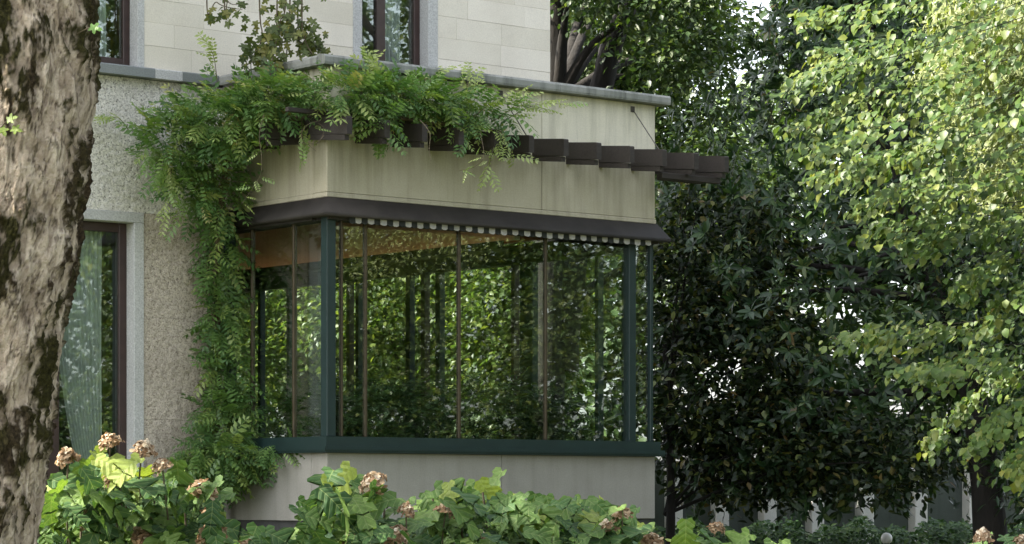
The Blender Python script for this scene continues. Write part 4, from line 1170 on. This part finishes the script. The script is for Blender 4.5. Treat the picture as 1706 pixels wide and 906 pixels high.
for bi, (lab, (xa, xb), nl, hd, Y) in enumerate(bushes):
    cxp = (xa + xb) / 2
    bp = at(cxp, 900, Y)
    e = tag(empty('hydrangea', (bp[0], bp[1] + .15, 0)), lab, 'hydrangea', 'hydrangeas')
    nl = int(nl * 1.5)
    xs_ = rng.uniform(xa, xb, nl)
    tops = np.interp(xs_, env_x, env_y) if bi != 5 else np.full(nl, 880.)
    ys_ = tops + 18 + rng.random(nl) ** 1.2 * 125
    dep = Y + rng.uniform(-.5, .6, nl)
    P = np.array([at(a, b, d) for a, b, d in zip(xs_, ys_, dep)])
    sd_ = rng.normal(size=(nl, 3)) * np.array([1, .6, .25])
    D = unit(sd_ + np.array([0, -.35, -.35])); Nn = unit(np.array([0, -.55, 1.0]) + rng.normal(size=(nl, 3)) * .35)
    L = rng.uniform(.17, .33, nl); rnd = np.clip(rng.random(nl) * .8 + .2 * (ys_ < tops + 40), 0, 1)
    P = P - D * L[:, None] * .5
    hf = rng.random(nl) < .5
    Mx = frames(D, Nn, L)
    singles('leaf', T_OAK, Mx[hf], P[hf], rnd[hf], M['hydrangea_leaf'], e)
    singles('leaf', T_OAK2, Mx[~hf], P[~hf], rnd[~hf], M['hydrangea_leaf'], e)
    stn = TB(); nst = max(3, int((xb - xa) / 40))
    for k in range(nst):
        px = xa + (k + .5) * (xb - xa) / nst
        ty = (np.interp(px, env_x, env_y) if bi != 5 else 885) + 25
        tp = at(px, ty, Y + .05); b0 = np.array([bp[0] + (tp[0] - bp[0]) * .6, Y + .15, 0])
        TB().add(spline([b0, (b0 + tp) / 2 + rng.normal(size=3) * .05, tp], 10), np.linspace(.012, .006, 10), 6).build('stem', M['twig'], e)
    for k, (hx, hy, hsz) in enumerate(hd):
        p = at(hx, hy + 8, Y - .25)
        o = link('flower_head', heads[(k + bi) % 4], e)
        tilt = Vector((rng.uniform(-.5, .5), rng.uniform(-.7, 0), 1)).normalized()
        o.matrix_basis = Matrix.Translation(Vector(p)) @ tilt.to_track_quat('Z', 'Y').to_matrix().to_4x4() @ Matrix.Rotation(rng.uniform(0, 6), 4, 'Z') @ Matrix.Diagonal((hsz * rng.uniform(.7, 1.05), hsz * rng.uniform(.7, 1.0), hsz * rng.uniform(.6, .9), 1))
        TB().add(spline([p + np.array([0, .02, .02]), p + np.array([rng.uniform(-.03, .03), .08, -.2]), p + np.array([rng.uniform(-.05, .05), .25, -.55])], 8), .005, 5).build('flower_stalk', M['twig'], e)
    # leaves in the shade of the bush, lower down
    nlow = nl * 3
    xs_ = rng.uniform(xa, xb, nlow); tops = np.interp(xs_, env_x, env_y) if bi != 5 else np.full(nlow, 885.)
    P = np.array([at(a, b, d) for a, b, d in zip(xs_, tops + 40 + rng.random(nlow) * 260, Y + rng.uniform(.1, .8, nlow))])
    D = unit(rng.normal(size=(nlow, 3)) + np.array([0, -.2, -.3])); Nn = unit(np.array([0, -.4, 1.0]) + rng.normal(size=(nlow, 3)) * .4)
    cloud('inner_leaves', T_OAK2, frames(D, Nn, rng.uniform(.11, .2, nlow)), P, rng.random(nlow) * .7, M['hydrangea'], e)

# ------------------------------------------------------------------ garden wall with white piers, ivy, globe lamp
WY = 46.0
wr = math.radians(13)
wbase = at(1400, 825, WY); wbase[2] = 0
gw = tag(empty('garden_wall', tuple(wbase), wr), 'low grey garden wall with pale square piers beyond the trees', 'wall')
box('wall_panel', (-9, 7, .12, .4, 0, 1.98), M['wallgrey'], gw)
box('coping', (-9, 7, .06, .46, 1.98, 2.06), M['wallgrey'], gw, .01)
c_, s_ = math.cos(wr), math.sin(wr)
def pier_x(px):
    k = (px - 853) / FPX
    return (k * wbase[1] - wbase[0]) / (c_ - k * s_)
for px in (1030, 1110, 1187, 1266, 1345, 1428, 1517, 1607, 1702):
    x = pier_x(px)
    box('pier', (x, x + .22, -.22, .12, 0, 1.90), M['pier'], gw, .012)
    box('pier_cap', (x - .02, x + .24, -.25, .12, 1.902, 1.96), M['pier'], gw, .01)
iv = tag(empty('ivy_bank', tuple(at(1480, 825, 44.6) * np.array([1, 1, 0]))), 'bank of dark ivy along the foot of the garden wall', 'ivy')
n = 9000
px_ = rng.uniform(1080, 1760, n); yy = 44.2 + rng.uniform(-.7, .7, n)
hump = .98 + .09 * np.sin(px_ * .045) + .07 * np.sin(px_ * .11 + 1)
P = np.stack([(px_ - 853) / FPX * yy, yy, hump * rng.random(n) ** .5 + .04], 1)
D = unit(rng.normal(size=(n, 3)) * np.array([1, .6, .4]) + np.array([0, -.4, -.2])); Nn = unit(np.array([0, -.5, 1.0]) + rng.normal(size=(n, 3)) * .4)
cloud('foliage', T_SMALL, frames(D, Nn, rng.uniform(.07, .13, n)), P, rng.random(n), M['ivy'], iv)
gl = tag(empty('globe_lamp', tuple(at(1477, 825, 40) * np.array([1, 1, 0]))), 'small white globe lamp on a short post in front of the ivy', 'lamp')
gp = at(1477, 897, 40)
bm = bmesh.new(); bmesh.ops.create_uvsphere(bm, u_segments=24, v_segments=16, radius=.085)
me = bpy.data.meshes.new('globe'); bm.to_mesh(me); bm.free(); me.materials.append(M['globe'])
for p_ in me.polygons: p_.use_smooth = True
o = link('globe', me, gl); o.matrix_basis = Matrix.Translation(Vector(gp))
TB().add([(gp[0], gp[1], 0), (gp[0], gp[1], gp[2] - .075)], .022, 10).build('post', M['teal'], gl)
TB().add([(gp[0], gp[1], gp[2] - .1), (gp[0], gp[1], gp[2] - .07)], .045, 12).build('collar', M['teal'], gl)
